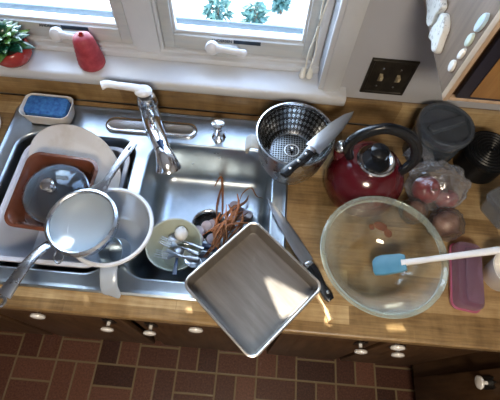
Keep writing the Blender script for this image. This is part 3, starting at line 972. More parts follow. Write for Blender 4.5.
# ------------------------------------------------------------------ left basin: dish pan and what is in it
DZ = CZ - 0.1695     # basin floor
t = thing('dish_pan', 'white plastic dish pan sitting in the left sink basin, full of dishes', 'dish pan', (-0.517, 0.452, DZ))
tub = [rrect(0, 0, 0.205, 0.265, 0.035, 0.0), rrect(0, 0, 0.235, 0.295, 0.04, 0.006), rrect(0, 0, 0.285, 0.345, 0.045, 0.125), rrect(0, 0, 0.292, 0.352, 0.045, 0.150),
       rrect(0, 0, 0.312, 0.372, 0.05, 0.152), rrect(0, 0, 0.314, 0.374, 0.05, 0.156), rrect(0, 0, 0.310, 0.370, 0.05, 0.159), rrect(0, 0, 0.290, 0.350, 0.045, 0.158), rrect(0, 0, 0.280, 0.340, 0.045, 0.150),
       rrect(0, 0, 0.278, 0.338, 0.042, 0.125), rrect(0, 0, 0.228, 0.288, 0.036, 0.010), rrect(0, 0, 0.20, 0.26, 0.03, 0.008)]
MB().rings(tub).build('tub', M['tub_plastic'], t)

t = thing('saucepan', 'steel saucepan buried in the dish pan, long handle over the counter edge', 'saucepan', (-0.515, 0.455, DZ + 0.0085))
MB().lathe([(0.0, 0.0), (0.085, 0.0), (0.094, 0.006), (0.096, 0.115), (0.0985, 0.118), (0.0985, 0.120), (0.0945, 0.119), (0.0935, 0.115), (0.0915, 0.008), (0.0, 0.006)], 40).build('body', M['steel'], t)
hp = catmull([(0.030, -0.094, 0.090), (0.030, -0.118, 0.128), (0.020, -0.145, 0.178), (0.000, -0.195, 0.199), (-0.016, -0.245, 0.203), (-0.030, -0.285, 0.201)], 6)
nh = len(hp)
h = MB().tube(hp, [(0.0100 + 0.0085 * (i / (nh - 1)) ** 2, 0.005) for i in range(nh)], n=14, sq=2.6)
hh = h.build('handle', M['steel'], t)
MB().lathe([(0.0125, -0.004), (0.015, 0.0), (0.0125, 0.004), (0.0085, 0.0035), (0.0075, 0), (0.0085, -0.0035)], 24, closed=True, mtx=Matrix.Translation(Vector((-0.034, -0.2985, 0.2005)))).build('hanging_ring', M['steel'], hh)

t = thing('baking_dish', 'reddish brown square baking dish in the dish pan, under the glass lid', 'baking dish', (-0.516, 0.449, DZ + 0.164), rot=(R(5), R(0), R(-3)))
bd = [rrect(0, 0, 0.140, 0.158, 0.025, 0), rrect(0, 0, 0.155, 0.174, 0.028, 0.006), rrect(0, 0, 0.179, 0.198, 0.030, 0.046), rrect(0, 0, 0.197, 0.216, 0.034, 0.048), rrect(0, 0, 0.198, 0.217, 0.034, 0.052),
      rrect(0, 0, 0.182, 0.201, 0.030, 0.053), rrect(0, 0, 0.172, 0.191, 0.028, 0.046), rrect(0, 0, 0.148, 0.167, 0.024, 0.009), rrect(0, 0, 0.13, 0.15, 0.02, 0.006)]
MB().rings(bd).build('dish', M['copper'], t)

t = thing('pot_lid', 'round glass pot lid with steel rim and knob lying in the brown dish', 'lid', (-0.512, 0.446, DZ + 0.200), rot=(R(6), R(2), 0))
MB().lathe([(0.083, 0.004), (0.082, 0.010), (0.07, 0.022), (0.045, 0.033), (0.02, 0.038), (0.006, 0.039), (0.006, 0.0365), (0.02, 0.0355), (0.045, 0.0305), (0.069, 0.0195), (0.0795, 0.009), (0.081, 0.004)], 48, closed=True).build('glass', M['lid_glass'], t)
MB().lathe([(0.0825, 0.000), (0.0855, 0.002), (0.0855, 0.006), (0.0830, 0.0078), (0.0812, 0.005), (0.0812, 0.001)], 48, closed=True).build('rim', M['steel'], t)
MB().lathe([(0.012, 0.0392), (0.008, 0.044), (0.008, 0.052), (0.015, 0.058), (0.017, 0.064), (0.013, 0.069), (0, 0.070)], 24).build('knob', M['chrome'], t)

# oval platter leaning at the back of the tub
t = thing('platter', 'large off white oval platter standing at the back of the dish pan', 'platter', (-0.502, 0.551, 0.917), rot=(R(18), R(1), R(-31)))
pf = MB()
def ov(a, b, z, n=56):
    return [(a * math.cos(2 * PI * i / n), b * math.sin(2 * PI * i / n), z) for i in range(n)]
pf.rings([ov(.10, .058, -.010), ov(.116, .070, -.009), ov(.153, .100, .004), ov(.158, .105, .0065), ov(.157, .104, .0085), ov(.150, .098, .0075), ov(.118, .072, -.003), ov(.10, .058, -.0055)])
pf.build('plate', M['platter'], t)

# batter bowl standing on the divider
t = thing('batter_bowl', 'translucent white plastic bowl with a pull handle, on the sink divider', 'bowl', (-0.325, 0.341, CZ + 0.0045))
MB().lathe([(0.0, 0.0), (0.056, 0.0), (0.064, 0.006), (0.084, 0.045), (0.094, 0.088), (0.0985, 0.092), (0.100, 0.096), (0.0965, 0.0985), (0.0925, 0.095), (0.0905, 0.088), (0.081, 0.046), (0.061, 0.010), (0.054, 0.006), (0, 0.005)], 56).build('body', M['milky'], t)
MB().lathe([(0.0935, 0.0905), (0.1005, 0.0915), (0.1025, 0.0955), (0.1000, 0.0995), (0.0945, 0.1), (0.0925, 0.096)], 56, closed=True).build('rim', M['white_plastic'], t)
hp = catmull([(0.020, -0.093, 0.088), (0.022, -0.112, 0.088), (0.025, -0.136, 0.074), (0.027, -0.146, 0.052), (0.027, -0.148, 0.034)], 5)
MB().tube(hp, [(0.0195, 0.005)] * (len(hp) - 2) + [(0.0185, 0.005), (0.014, 0.004)], n=16, sq=3).build('handle', M['milky'], t)

t = thing('measuring_cup', 'small steel measuring cup lying tilted in the white plastic bowl', 'measuring cup', (-0.309, 0.303, CZ + 0.028), rot=(R(20), R(-22), 0))
MB().lathe([(0.0, 0.0), (0.030, 0.0), (0.033, 0.003), (0.035, 0.036), (0.0365, 0.038), (0.0358, 0.0395), (0.0338, 0.038), (0.0318, 0.004), (0.0, 0.002)], 36).build('body', M['sink_steel'], t)

# mesh strainer across the bowl
t = thing('strainer', 'round fine mesh strainer with steel rim resting across the white bowl', 'strainer', (-0.376, 0.330, 1.047), rot=(R(2), R(-3), 0))
MB().lathe([(0.0735, 0.0), (0.071, -0.010), (0.060, -0.024), (0.040, -0.033), (0.018, -0.037), (0.0, -0.038), (0.0, -0.0372), (0.018, -0.0362), (0.0398, -0.0322), (0.0594, -0.0234), (0.0703, -0.0098), (0.0728, 0.0)], 48, cap0=False, cap1=False).build('mesh_bowl', M['mesh'], t)
MB().lathe([(0.0725, -0.021), (0.0785, -0.020), (0.0820, -0.002), (0.0820, 0.003), (0.0760, 0.0055), (0.0725, 0.003)], 56, closed=True).build('rim', M['steel'], t)
hn = MB()
hn.tube([(0.018, 0.074, 0.001), (0.028, 0.094, 0.003), (0.036, 0.110, 0.004)], [(0.027, 0.0016), (0.014, 0.002), (0.008, 0.003)], n=14, sq=3)
pp = [(0.033, 0.104, 0.004), (0.047, 0.143, 0.005), (0.066, 0.190, 0.004), (0.076, 0.216, 0.002)]
hn.tube(pp, [(0.0085, 0.003), (0.0085, 0.0035), (0.0098, 0.0035), (0.0100, 0.003)], n=12, sq=3.5)
ho = hn.build('handle', M['steel'], t)
MB().tube([(0.0675, 0.1935, 0.0062), (0.0735, 0.2085, 0.0048)], (0.0035, 0.0012), n=10).build('hanging_slot', M['dark_void'], ho)
MB().tube(catmull([(-0.036, -0.069, -0.002), (-0.041, -0.087, -0.004), (-0.030, -0.098, -0.007), (-0.020, -0.090, -0.004), (-0.022, -0.074, -0.002)], 5), 0.0018, n=8).build('hook', M['steel'], t)

# sponge holder
t = thing('sponge_holder', 'white ceramic sponge holder on the sink\'s back left corner', 'sponge holder', (-0.617, 0.716, CZ + 0.0066), rot=(0, 0, R(-1)))
sh = [rrect(0, 0, 0.115, 0.058, 0.016, 0), rrect(0, 0, 0.128, 0.070, 0.02, 0.004), rrect(0, 0, 0.143, 0.084, 0.022, 0.044), rrect(0, 0, 0.146, 0.086, 0.023, 0.048), rrect(0, 0, 0.143, 0.083, 0.022, 0.049), rrect(0, 0, 0.137, 0.077, 0.02, 0.044), rrect(0, 0, 0.120, 0.062, 0.016, 0.010), rrect(0, 0, 0.108, 0.05, 0.012, 0.008)]
MB().rings(sh).build('holder', M['porcelain'], t)
t = thing('sponge', 'blue kitchen sponge lying in the white holder behind the sink', 'sponge', (-0.616, 0.717, CZ + 0.029), rot=(R(4), 0, R(-1)))
MB().rings([rrect(0, 0, 0.108, 0.054, 0.012, 0), rrect(0, 0, 0.116, 0.060, 0.014, 0.004), rrect(0, 0, 0.122, 0.064, 0.014, 0.024), rrect(0, 0, 0.119, 0.061, 0.014, 0.029)]).build('foam', M['sponge'], t, jitter=lambda p: p + Vector((0, 0, 0.0012 * noise.noise(p * 90))))
MB().rings([rrect(0, 0, 0.118, 0.060, 0.014, -0.001 + 0.002), rrect(0, -.001, 0.1235, 0.0655, 0.014, 0.005), rrect(0, -.001, 0.1245, 0.0665, 0.014, 0.012), rrect(0, -.001, 0.121, 0.063, 0.014, 0.0125)]).build('scouring_layer', M['sponge_pad'], t)

# dish at far left of the counter
t = thing('plate', 'pale plate on the counter at the photo\'s left edge beside the sink', 'plate', (-0.838, 0.640, CZ + 0.0005))
MB().lathe([(0.0, 0.0), (0.05, 0.0), (0.055, 0.003), (0.088, 0.012), (0.0895, 0.014), (0.087, 0.0145), (0.055, 0.006), (0, 0.005)], 40).build('dish', M['porcelain'], t)

# ------------------------------------------------------------------ right basin: cutlery bowl and vegetable peelings
BZ = CZ - 0.172
t = thing('bowl', 'pale green bowl of cutlery standing in the right sink basin', 'bowl', (-0.205, 0.378, BZ + 0.0035))
MB().lathe([(0.0, 0.004), (0.042, 0.004), (0.043, 0.0), (0.047, 0.0), (0.048, 0.006), (0.066, 0.034), (0.077, 0.074), (0.0805, 0.080), (0.0795, 0.082), (0.0755, 0.080), (0.073, 0.074), (0.062, 0.036), (0.045, 0.012), (0.0, 0.009)], 48).build('body', M['pale_green'], t)
BB = (-0.205, 0.378, BZ + 0.0035)
t = thing('egg', 'white egg sitting in the pale green cutlery bowl', 'egg', (-0.193, 0.420, BB[2] + 0.058))
MB().ball((0, 0, 0), (0.020, 0.020, 0.024), mtx=Euler((0.9, 0.3, 0)).to_matrix().to_4x4()).build('shell', M['egg'], t)

def fork(label, head, tail, roll=0.0):
    head, tail = Vector(head), Vector(tail)
    L = (tail - head).length
    root = thing('fork', label, 'fork', head, group='cutlery in the pale green bowl')
    root.rotation_euler = (tail - head).to_track_quat('X', 'Z').to_euler()
    h = MB()
    h.tube([(0.060, 0, -0.001), (0.075, 0, 0.003), (0.10, 0, 0.005), (L * .75, 0, 0.003), (L, 0, 0)], [(.0035, .0014), (.003, .0016), (.0032, .0016), (.0055, .0013), (.0068, .001)], n=10)
    h.build('handle', M['cutlery'], root)
    g = MB()
    g.tube([(0.040, 0, -0.004), (0.048, 0, -0.004), (0.056, 0, -0.002), (0.062, 0, -0.001)], [(.0115, .0011), (.011, .0012), (.007, .0013), (.0035, .0014)], n=12)
    for k in range(4):
        y = -0.0096 + 0.0064 * k
        g.tube([(0.041, y, -0.004), (0.02, y, -0.001), (0.0, y, 0.004)], [(.0019, .001), (.0017, .001), (.0009, .0007)], n=6)
    g.build('tines', M['cutlery'], root)
    return root

def spoon(label, head, tail, m='cutlery', r=(0.028, 0.018), hm=None):
    head, tail = Vector(head), Vector(tail)
    L = (tail - head).length
    root = thing('spoon', label, 'spoon', head, group='cutlery in the pale green bowl')
    root.rotation_euler = (tail - head).to_track_quat('X', 'Z').to_euler()
    b = MB()
    n = 24
    def el(k, z):
        return [(r[0] * k * math.cos(2 * PI * i / n) + r[0], r[1] * k * math.sin(2 * PI * i / n), z) for i in range(n)]
    b.rings([el(.2, -.0075), el(.6, -.005), el(.95, 0), el(1, .001), el(.95, .0012), el(.6, -.0038), el(.2, -.0063)])
    b.build('spoon_bowl', M[m], root)
    h = MB()
    h.tube([(2 * r[0] - .002, 0, 0.0005), (2 * r[0] + .015, 0, .004), (L * .7, 0, .003), (L, 0, 0)], [(.004, .0012), (.003, .0016), (.0048, .0014), (.0062, .0011)], n=10)
    h.build('handle', M[hm or m], root)
    return root
z0 = BB[2]
fork('steel fork with tines at the lower left inside the pale green bowl', (-0.258, 0.355, z0 + .052), (-0.128, 0.335, z0 + .092))
fork('steel fork lying behind the other across the pale green bowl', (-0.252, 0.398, z0 + .050), (-0.132, 0.350, z0 + .093))
spoon('steel spoon slanting out over the right edge of the pale green bowl', (-0.232, 0.414, z0 + .040), (-0.118, 0.366, z0 + .094))
spoon('steel spoon with bluish handle end hanging over the front of the green bowl', (-0.195, 0.390, z0 + .045), (-0.186, 0.285, z0 + .094), hm='navy_plastic')
spoon('steel spoon with its bowl on the right front edge of the green bowl', (-0.118, 0.318, z0 + .099), (-0.228, 0.366, z0 + .056))

t = thing('peeler', 'dark blue handled peeler on the basin floor beside the green bowl', 'peeler', (-0.128, 0.398, BZ + 0.024), rot=(0, 0, R(-6)))
MB().tube([(-0.022, 0, 0), (-0.01, 0, 0.003), (0.02, 0, 0.004), (0.06, 0, 0.003), (0.075, 0, 0.001)], [(.006, .006), (.010, .0075), (.011, .008), (.010, .0075), (.006, .006)], n=14, sq=2.6).build('handle', M['navy_plastic'], t)
MB().tube([(-0.058, 0, 0.001), (-0.022, 0, 0.001)], (0.006, 0.0012), n=10).build('blade', M['steel'], t)

# lilac vegetable slices
rs = random.Random(12)
slices = [(-0.150, 0.452, .002), (-0.126, 0.470, .006), (-0.104, 0.430, .004), (-0.150, 0.425, .004), (-0.110, 0.478, .002), (-0.028, 0.530, .0), (-0.004, 0.520, .003), (-0.046, 0.548, .004)]
for k, (x, y, dz) in enumerate(slices):
    t = thing('vegetable_slice', 'round pale lilac vegetable end among the peelings by the sink drain' if k < 5 else 'round pale lilac vegetable end right of the carrot peel heap', 'vegetable slice',
              (x, y, BZ + 0.006 + dz), rot=(rs.uniform(-.25, .25), rs.uniform(-.25, .25), rs.uniform(0, 3)), group='lilac vegetable slices by the drain' if k < 5 else 'lilac vegetable slices behind the peels')
    MB().lathe([(0.0, 0.0), (0.014, 0.0), (0.0185, 0.002), (0.019, 0.005), (0.0165, 0.0085), (0.008, 0.0105), (0, 0.011)], 22).build('flesh', M['slice'], t)

# carrot peels
def peel(pts, w, label, group=None, m='carrot', twist=0.0):
    P = catmull(pts, 6)
    c = P[0].copy()
    o = thing('carrot_peel', label, 'peel', c, group=group)
    n = len(P)
    ws = [(w * (0.35 + 0.65 * math.sin(PI * i / (n - 1))), 0.0011) for i in range(n)]
    MB().tube([p - c for p in P], ws, n=8, up=(math.sin(twist), 0, math.cos(twist))).build('strip', M[m], o)
    return o
peel([(-0.082, 0.490, BZ + .022), (-0.086, 0.545, BZ + .014), (-0.092, 0.600, BZ + .014), (-0.099, 0.640, BZ + .030), (-0.108, 0.634, BZ + .030), (-0.119, 0.612, BZ + .018)], 0.0040, 'long brown carrot peel reaching toward the back of the basin with hooked tip', m='carrot_brown')
peel([(-0.100, 0.500, BZ + .02), (-0.104, 0.545, BZ + .012), (-0.101, 0.590, BZ + .010), (-0.094, 0.618, BZ + .016)], 0.0034, 'brown carrot peel lying along the long hooked peel', m='carrot_brown')
peel([(-0.034, 0.560, BZ + .016), (-0.026, 0.592, BZ + .022), (0.000, 0.612, BZ + .030), (0.020, 0.590, BZ + .018), (0.040, 0.582, BZ + .022)], 0.0022, 'thin brown carrot peel curling to the basin\'s right wall', m='carrot_brown')
peel([(-0.062, 0.490, BZ + .035), (-0.040, 0.530, BZ + .036), (-0.014, 0.562, BZ + .026), (-0.006, 0.588, BZ + .02)], 0.0046, 'thick carrot peel leaning right over the lilac slices', m='carrot_brown')
rc = random.Random(21)
for k in range(34):
    q = rc.random()
    cx_ = -0.082 + 0.042 * q + rc.gauss(0, 0.012)
    cy_ = 0.415 + 0.105 * q + rc.gauss(0, 0.012)
    a = R(66) + rc.gauss(0, 0.40)
    L = rc.uniform(0.07, 0.14)
    d = Vector((math.cos(a), math.sin(a), 0))
    e = Vector((-d.y, d.x, 0))
    zb = BZ + 0.016 + 0.0013 * k
    bend = rc.uniform(-.014, .014)
    pts = [Vector((cx_, cy_, zb - .004)) - d * L * .5 + e * bend * .3, Vector((cx_, cy_, zb + .006)) - d * L * .15 + e * bend, Vector((cx_, cy_, zb + .006)) + d * L * .2 + e * bend, Vector((cx_, cy_, zb - .004)) + d * L * .5 - e * bend * .4]
    peel(pts, rc.uniform(.0026, .0046), 'narrow orange carrot peel in the tangled heap over the sink drain', 'carrot peels heaped over the drain', m='carrot' if rc.random() < .78 else 'carrot_brown', twist=rc.uniform(-.9, .9))

# ------------------------------------------------------------------ square baking pan
t = thing('baking_pan', 'square metal baking pan turned cornerwise over the sink\'s front edge', 'baking pan', (0.0245, 0.242, CZ + 0.0072), rot=(0, 0, R(-41.5)))
PW = 0.240
def rr(w, r, z): return rrect(0, 0, w, w, r, z, 6)
H = 0.049
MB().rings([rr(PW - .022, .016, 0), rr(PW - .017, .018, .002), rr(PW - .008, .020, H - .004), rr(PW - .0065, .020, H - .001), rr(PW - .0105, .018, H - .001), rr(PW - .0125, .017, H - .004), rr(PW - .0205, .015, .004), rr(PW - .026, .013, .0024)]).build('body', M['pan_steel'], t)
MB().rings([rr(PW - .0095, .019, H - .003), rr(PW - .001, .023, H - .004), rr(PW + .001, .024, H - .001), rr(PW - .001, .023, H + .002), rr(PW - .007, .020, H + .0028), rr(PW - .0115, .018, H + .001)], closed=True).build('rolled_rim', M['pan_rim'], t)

# ------------------------------------------------------------------ knives, pale sun strip
def chef_knife(label, tip, heel, butt, zt, zb, half, hw, spine=1, mblade='blade', mh='black_plastic', rivets=(.25, .52, .8)):
    tip, heel, butt = Vector((*tip, 0)), Vector((*heel, 0)), Vector((*butt, 0))
    L = (heel - tip).length
    HL = (butt - heel).length
    root = thing('kitchen_knife', label, 'knife', (heel.x, heel.y, zt))
    dirv = (heel - tip).normalized()
    slope = math.atan2(zb - zt, HL + L)
    root.rotation_euler = (Matrix.Rotation(math.atan2(dirv.y, dirv.x), 4, 'Z') @ Matrix.Rotation(-slope, 4, 'Y')).to_euler()
    b = MB()
    # outline in x (along), y (across): tip at -L
    up_ = [(-L, 0.0), (-L * .85, half * .42), (-L * .6, half * .78), (-L * .3, half * .96), (0, half)]
    lo_ = [(0, -half), (-L * .3, -half * .96), (-L * .6, -half * .90), (-L * .85, -half * .55)]
    loop = up_ + lo_
    b.rings([[(x, y, -0.0012) for x, y in loop], [(x, y, 0.0012) for x, y in loop]])
    b.build('blade', M[mblade], root, bevel=0.0004)
    MB().box(-0.002, 0.014, -hw * .95, hw * .95, -0.006, 0.006).build('bolster', M['steel'], root, bevel=0.003)
    h = MB()
    n = 9
    h.tube([(0.012 + (HL - .012) * i / n, 0.0025 * math.sin(PI * 2 * i / n), 0) for i in range(n + 1)], [(hw * (1 + .12 * math.cos(2 * PI * i / n)), 0.008) for i in range(n)] + [(hw * .75, 0.006)], n=14, sq=3)
    ho = h.build('handle', M[mh], root)
    if rivets:
        for q in rivets:
            MB().lathe([(0.0042, 0.0070), (0.0042, 0.0086), (0.003, 0.0092), (0, 0.0093)], 12, mtx=Matrix.Translation((HL * q, 0.0015, 0))).build('rivet', M['steel'], ho)
    return root
chef_knife('wide bladed kitchen knife with riveted black handle laid across the steel steamer', (0.252, 0.694), (0.143, 0.562), (0.080, 0.474), 1.0795, 1.0795, 0.021, 0.0125)
chef_knife('kitchen knife lying on the counter beside the square pan, blade toward the sink', (0.047, 0.498), (0.160, 0.323), (0.215, 0.230), CZ + 0.0125, CZ + 0.0115, 0.017, 0.012, rivets=(.82,))
t = thing('sun_strip', 'pale strip standing in for a sun streak beside the black knife handle', 'spoon', (0.185, 0.243, CZ + 0.0048), rot=(0, 0, R(-59)))  # pale strip, built like a spoon handle, in place of a sun streak
MB().tube([(-0.055, 0, 0.0005), (-0.02, 0, 0.0003), (0.02, 0, 0), (0.05, 0, 0), (0.066, 0, 0)], [(.006, .004), (.0055, .004), (.005, .004), (.0055, .004), (.008, .004)], n=12).build('handle', M['strip_tan'], t)

# ------------------------------------------------------------------ steel steamer pot
t = thing('steamer_pot', 'stainless steel bowl shaped pot with grey side grip behind the sink', 'pot', (0.102, 0.616, CZ + 0.0068))
MB().lathe([(0.0, 0.0), (0.064, 0.0), (0.070, 0.004), (0.088, 0.05), (0.097, 0.105), (0.0985, 0.145), (0.1015, 0.148), (0.102, 0.151), (0.0985, 0.152), (0.0965, 0.149), (0.095, 0.105), (0.086, 0.052), (0.068, 0.008), (0.0, 0.005)], 64).build('body', M['steel'], t)
g = MB()
g.tube([(-0.093, -0.012, 0.112), (-0.112, -0.013, 0.118), (-0.122, -0.014, 0.108), (-0.120, -0.013, 0.086)], [(0.021, .005), (0.022, .006), (0.022, .006), (0.019, .005)], n=16, sq=3.5, up=(-1, 0, 1))
g.build('side_grip', M['grey_silicone'], t)
t = thing('steamer_basket', 'perforated steel steamer basket nested in the steel pot', 'steamer basket', (0.102, 0.616, CZ + 0.078))
MB().lathe([(0.055, 0.0), (0.066, 0.012), (0.078, 0.035), (0.088, 0.062), (0.0915, 0.074), (0.0925, 0.0745), (0.0895, 0.062), (0.0795, 0.0345), (0.0675, 0.011), (0.056, -0.0012)], 72, closed=True).build('slotted_wall', M['slots'], t)
MB().lathe([(0.0, -0.002), (0.0555, -0.002), (0.0565, 0.0), (0.0552, 0.0012), (0.0, 0.0012)], 48).build('perforated_base', M['dots'], t)
MB().lathe([(0.0545, 0.0014), (0.057, 0.001), (0.0575, 0.003), (0.0555, 0.0038)], 48, closed=True).build('base_ring', M['steel'], t)
MB().lathe([(0.018, 0.0014), (0.021, 0.0014), (0.021, 0.003), (0.018, 0.003)], 32, closed=True).build('hub_ring', M['chrome'], t)
MB().lathe([(0.006, 0.0014), (0.006, 0.010), (0.0035, 0.013), (0, 0.0135)], 16).build('hub', M['chrome'], t)

# ------------------------------------------------------------------ kettle
t = thing('kettle', 'dark red enamel kettle with black arched handle and steel lid', 'kettle', (0.305, 0.563, CZ + 0.0005))
MB().lathe([(0.0, 0.0), (0.086, 0.0), (0.096, 0.006), (0.1035, 0.025), (0.1055, 0.050), (0.102, 0.076), (0.092, 0.100), (0.076, 0.122), (0.060, 0.135), (0.050, 0.140), (0.0, 0.141)], 64).build('body', M['red_enamel'], t)
ld = MB().lathe([(0.0480, 0.139), (0.0490, 0.147), (0.0460, 0.1515), (0.0380, 0.1500), (0.0350, 0.1470), (0.0, 0.1465)], 48, mtx=Matrix.Translation((0.004, -0.002, 0.0))).build('lid', M['chrome'], t)
MB().lathe([(0.0345, 0.1472), (0.0335, 0.1495), (0.018, 0.1520), (0.011, 0.154), (0.010, 0.164), (0.018, 0.170), (0.0235, 0.180), (0.0225, 0.190), (0.014, 0.197), (0, 0.199)], 32, mtx=Matrix.Translation((0.0, -0.003, 0.0))).build('lid_knob', M['black_plastic'], ld)
so = MB()
so.tube(catmull([(-0.064, 0.028, 0.090), (-0.076, 0.036, 0.112), (-0.079, 0.040, 0.128)], 5), [0.026 - 0.0009 * i for i in range(11)], n=20)
so.build('spout', M['red_enamel'], t)
MB().lathe([(0.017, 0.0), (0.0195, 0.004), (0.0185, 0.012), (0.0135, 0.020), (0.006, 0.024), (0, 0.0245)], 24, mtx=Matrix.Translation((-0.079, 0.040, 0.126))).build('whistle', M['chrome'], t)
hp = catmull([(-0.052, 0.010, 0.120), (-0.070, 0.009, 0.160), (-0.074, 0.009, 0.196), (-0.054, 0.010, 0.232), (-0.008, 0.013, 0.254), (0.044, 0.012, 0.240), (0.080, 0.006, 0.206), (0.092, -0.004, 0.164), (0.078, -0.012, 0.130), (0.062, -0.014, 0.112)], 7)
n_ = len(hp)
MB().tube(hp, [(0.0140 - 0.004 * abs(2 * i / (n_ - 1) - 1) ** 3, 0.0105) for i in range(n_)], n=18, sq=2.5, up=(0, 1, 0)).build('handle', M['black_plastic'], t)
MB().tube(catmull([(-0.079, 0.040, 0.146), (-0.079, 0.030, 0.160), (-0.072, 0.014, 0.172)], 4), 0.0048, n=10).build('whistle_arm', M['black_plastic'], t)

# ------------------------------------------------------------------ glass mixing bowl, spatula
GB = (0.320, 0.327, CZ + 0.0005)
t = thing('mixing_bowl', 'large clear glass mixing bowl on the wood counter', 'bowl', GB)
outer_p = [(0.0, 0.0), (0.066, 0.0), (0.074, 0.003), (0.092, 0.018), (0.114, 0.045), (0.131, 0.080), (0.1395, 0.108)]
rim_p = [(0.1445, 0.110), (0.1485, 0.1135), (0.1475, 0.1175), (0.1425, 0.1185), (0.1375, 0.115)]
inner_p = [(0.1355, 0.107), (0.1268, 0.081), (0.110, 0.048), (0.089, 0.0225), (0.073, 0.0085), (0.064, 0.006), (0.0, 0.0055)]
MB().lathe(outer_p + inner_p, 72).build('body', M['bowl_glass'], t)
MB().lathe([(0.1355, 0.1072), (0.1397, 0.1082)] + rim_p, 72, closed=True).build('rim', M['bowl_rim'], t)
rv = MB()
def bowl_r(z):
    pr = list(reversed(inner_p))
    for (r0, z_0), (r1, z_1) in zip(pr, pr[1:]):
        if z_0 <= z <= z_1:
            return r0 + (r1 - r0) * (z - z_0) / (z_1 - z_0)
    return 0.064
for a0, zc, aw, zw in ((76, .042, 9, .009), (62, .034, 7, .007), (88, .036, 4, .006)):
    ring0, ring1 = [], []
    for i in range(18):
        th = 2 * PI * i / 18
        q = 1 + 0.14 * math.sin(2 * th + a0)
        a = R(a0 + aw * q * math.cos(th))
        z = zc + zw * q * math.sin(th)
        r = bowl_r(z)
        ring0.append(((r - .0003) * math.cos(a), (r - .0003) * math.sin(a), z))
        ring1.append(((r - .0018) * math.cos(a), (r - .0018) * math.sin(a), z + .0008))
    rv.rings([ring0, ring1])
rv.build('batter_residue', M['residue'], t)

t = thing('spatula', 'blue silicone spatula with white handle leaning in the glass bowl', 'spatula', (0.386, 0.322, 0.987), rot=(0, R(-35), R(2)))
hd = MB()
loop = [(0.0, -0.019), (0.0, 0.019), (-0.012, 0.024), (-0.055, 0.027), (-0.070, 0.024), (-0.079, 0.014), (-0.080, -0.012), (-0.076, -0.022), (-0.055, -0.0245), (-0.012, -0.022)]
hd.rings([[(x * (1 if k > .9 else .985), y * k, z) for x, y in loop] for k, z in ((.9, -.0045), (1, -.003), (1, .003), (.9, .0055))])
hd.build('blade', M['blue_silicone'], t, bevel=0.001)
MB().tube([(-0.010, 0, 0.001), (0.004, 0, 0.001), (0.06, 0, 0.001), (0.13, 0, 0.001), (0.19, 0, 0.001), (0.200, 0, 0.001)], [(.0085, .007), (.0075, .006), (.007, .0055), (.0075, .0055), (.0085, .0055), (.006, .004)], n=14, sq=2.8).build('handle', M['white_handle'], t)

# ------------------------------------------------------------------ right corner: bag of apples, onions, containers
def apple(label, x, y, z, r, m, rot, name='apple', cat='apple', group=None):
    t = thing(name, label, cat, (x, y, z), rot=rot, group=group)
    pr = []
    for k in range(17):
        ph = -PI / 2 + PI * k / 16
        q = math.cos(ph)
        zz = math.sin(ph)
        rr_ = r * (q * (1.0 + 0.06 * zz)) + 0.0006
        dz = r * 0.92 * zz - (0.28 * r * math.exp(-(q / 0.28) ** 2) if zz > 0 else -0.14 * r * math.exp(-(q / 0.25) ** 2))
        pr.append((rr_, dz))
    MB().lathe(pr, 28).build('flesh', m, t)
    MB().tube([(0, 0, r * .60), (0.002, 0, r * .9), (0.004, 0.001, r * 1.08)], [.0016, .0013, .0018], n=8).build('stem', M['brown_magnet'], t)
    return t
apple('large red apple at the front of the clear plastic bag beside the kettle', 0.478, 0.550, CZ + .044, 0.038, M['apple'], (0.5, 0.3, 0))
apple('smaller red apple at the right side of the clear plastic bag', 0.535, 0.528, CZ + .037, 0.031, M['apple'], (-0.5, 0.6, 1))

def onion(label, x, y, z, r, rot):
    t = thing('onion', label, 'onion', (x, y, z), rot=rot)
    pr = [(0.0006, -r * .86), (r * .25, -r * .84), (r * .62, -r * .64), (r * .92, -r * .28), (r, r * .05), (r * .9, r * .42), (r * .62, r * .72), (r * .3, r * .9), (r * .12, r * 1.08), (r * .08, r * 1.3), (0.0006, r * 1.32)]
    MB().lathe(pr, 26).build('bulb', M['onion'], t)
    MB().lathe([(r * .16, -r * .83), (r * .2, -r * .87), (r * .1, -r * .93), (0.0004, -r * .94)], 14).build('root_end', M['brown_magnet'], t)
onion('brown onion in cling film in front of the apple bag', 0.520, 0.455, CZ + 0.039, 0.036, (1.2, 0.2, 0.6))
onion('small brown onion in film between the kettle and the glass bowl', 0.443, 0.488, CZ + 0.033, 0.029, (1.0, -0.5, 0.2))

def lumpy(name, c, rad, m, label, cat, amp, freq, seed, floor=True, neck=None, part='film', sub=40):
    root = thing(name, label, cat, (c[0], c[1], CZ + 0.001))
    mb = MB()
    rs_ = []
    n, k_ = 56, 30
    for k in range(k_ + 1):
        ph = -PI / 2 + PI * k / k_
        q = max(math.cos(ph), 2e-3)
        ring = []
        for i in range(n):
            a = 2 * PI * i / n
            d = Vector((q * math.cos(a), q * math.sin(a), math.sin(ph)))
            f_ = 1 + amp * noise.noise(d * freq + Vector((seed, 0, 0))) + amp * .5 * noise.noise(d * freq * 2.7 + Vector((0, seed, 0)))
            p = Vector((rad[0] * d.x * f_, rad[1] * d.y * f_, rad[2] * (d.z * f_)))
            p.z = max(p.z + c[2] - CZ, 0.0)
            ring.append(p)
        rs_.append(ring)
    mb.rings(rs_)
    mb.build(part, m, root)
    return root
bag = lumpy('plastic_bag', (0.503, 0.560, CZ + 0.050), (0.082, 0.068, 0.066), M['bag'], 'clear crinkled plastic bag holding red apples beside the kettle', 'bag', 0.18, 2.2, 3.3)
tp = MB()
tp.tube(catmull([(-0.02, 0.055, 0.080), (-0.035, 0.075, 0.092), (-0.055, 0.085, 0.094), (-0.07, 0.098, 0.088)], 5), [(0.012 + 0.0022 * i, 0.005 + .001 * (i % 3)) for i in range(16)], n=18)
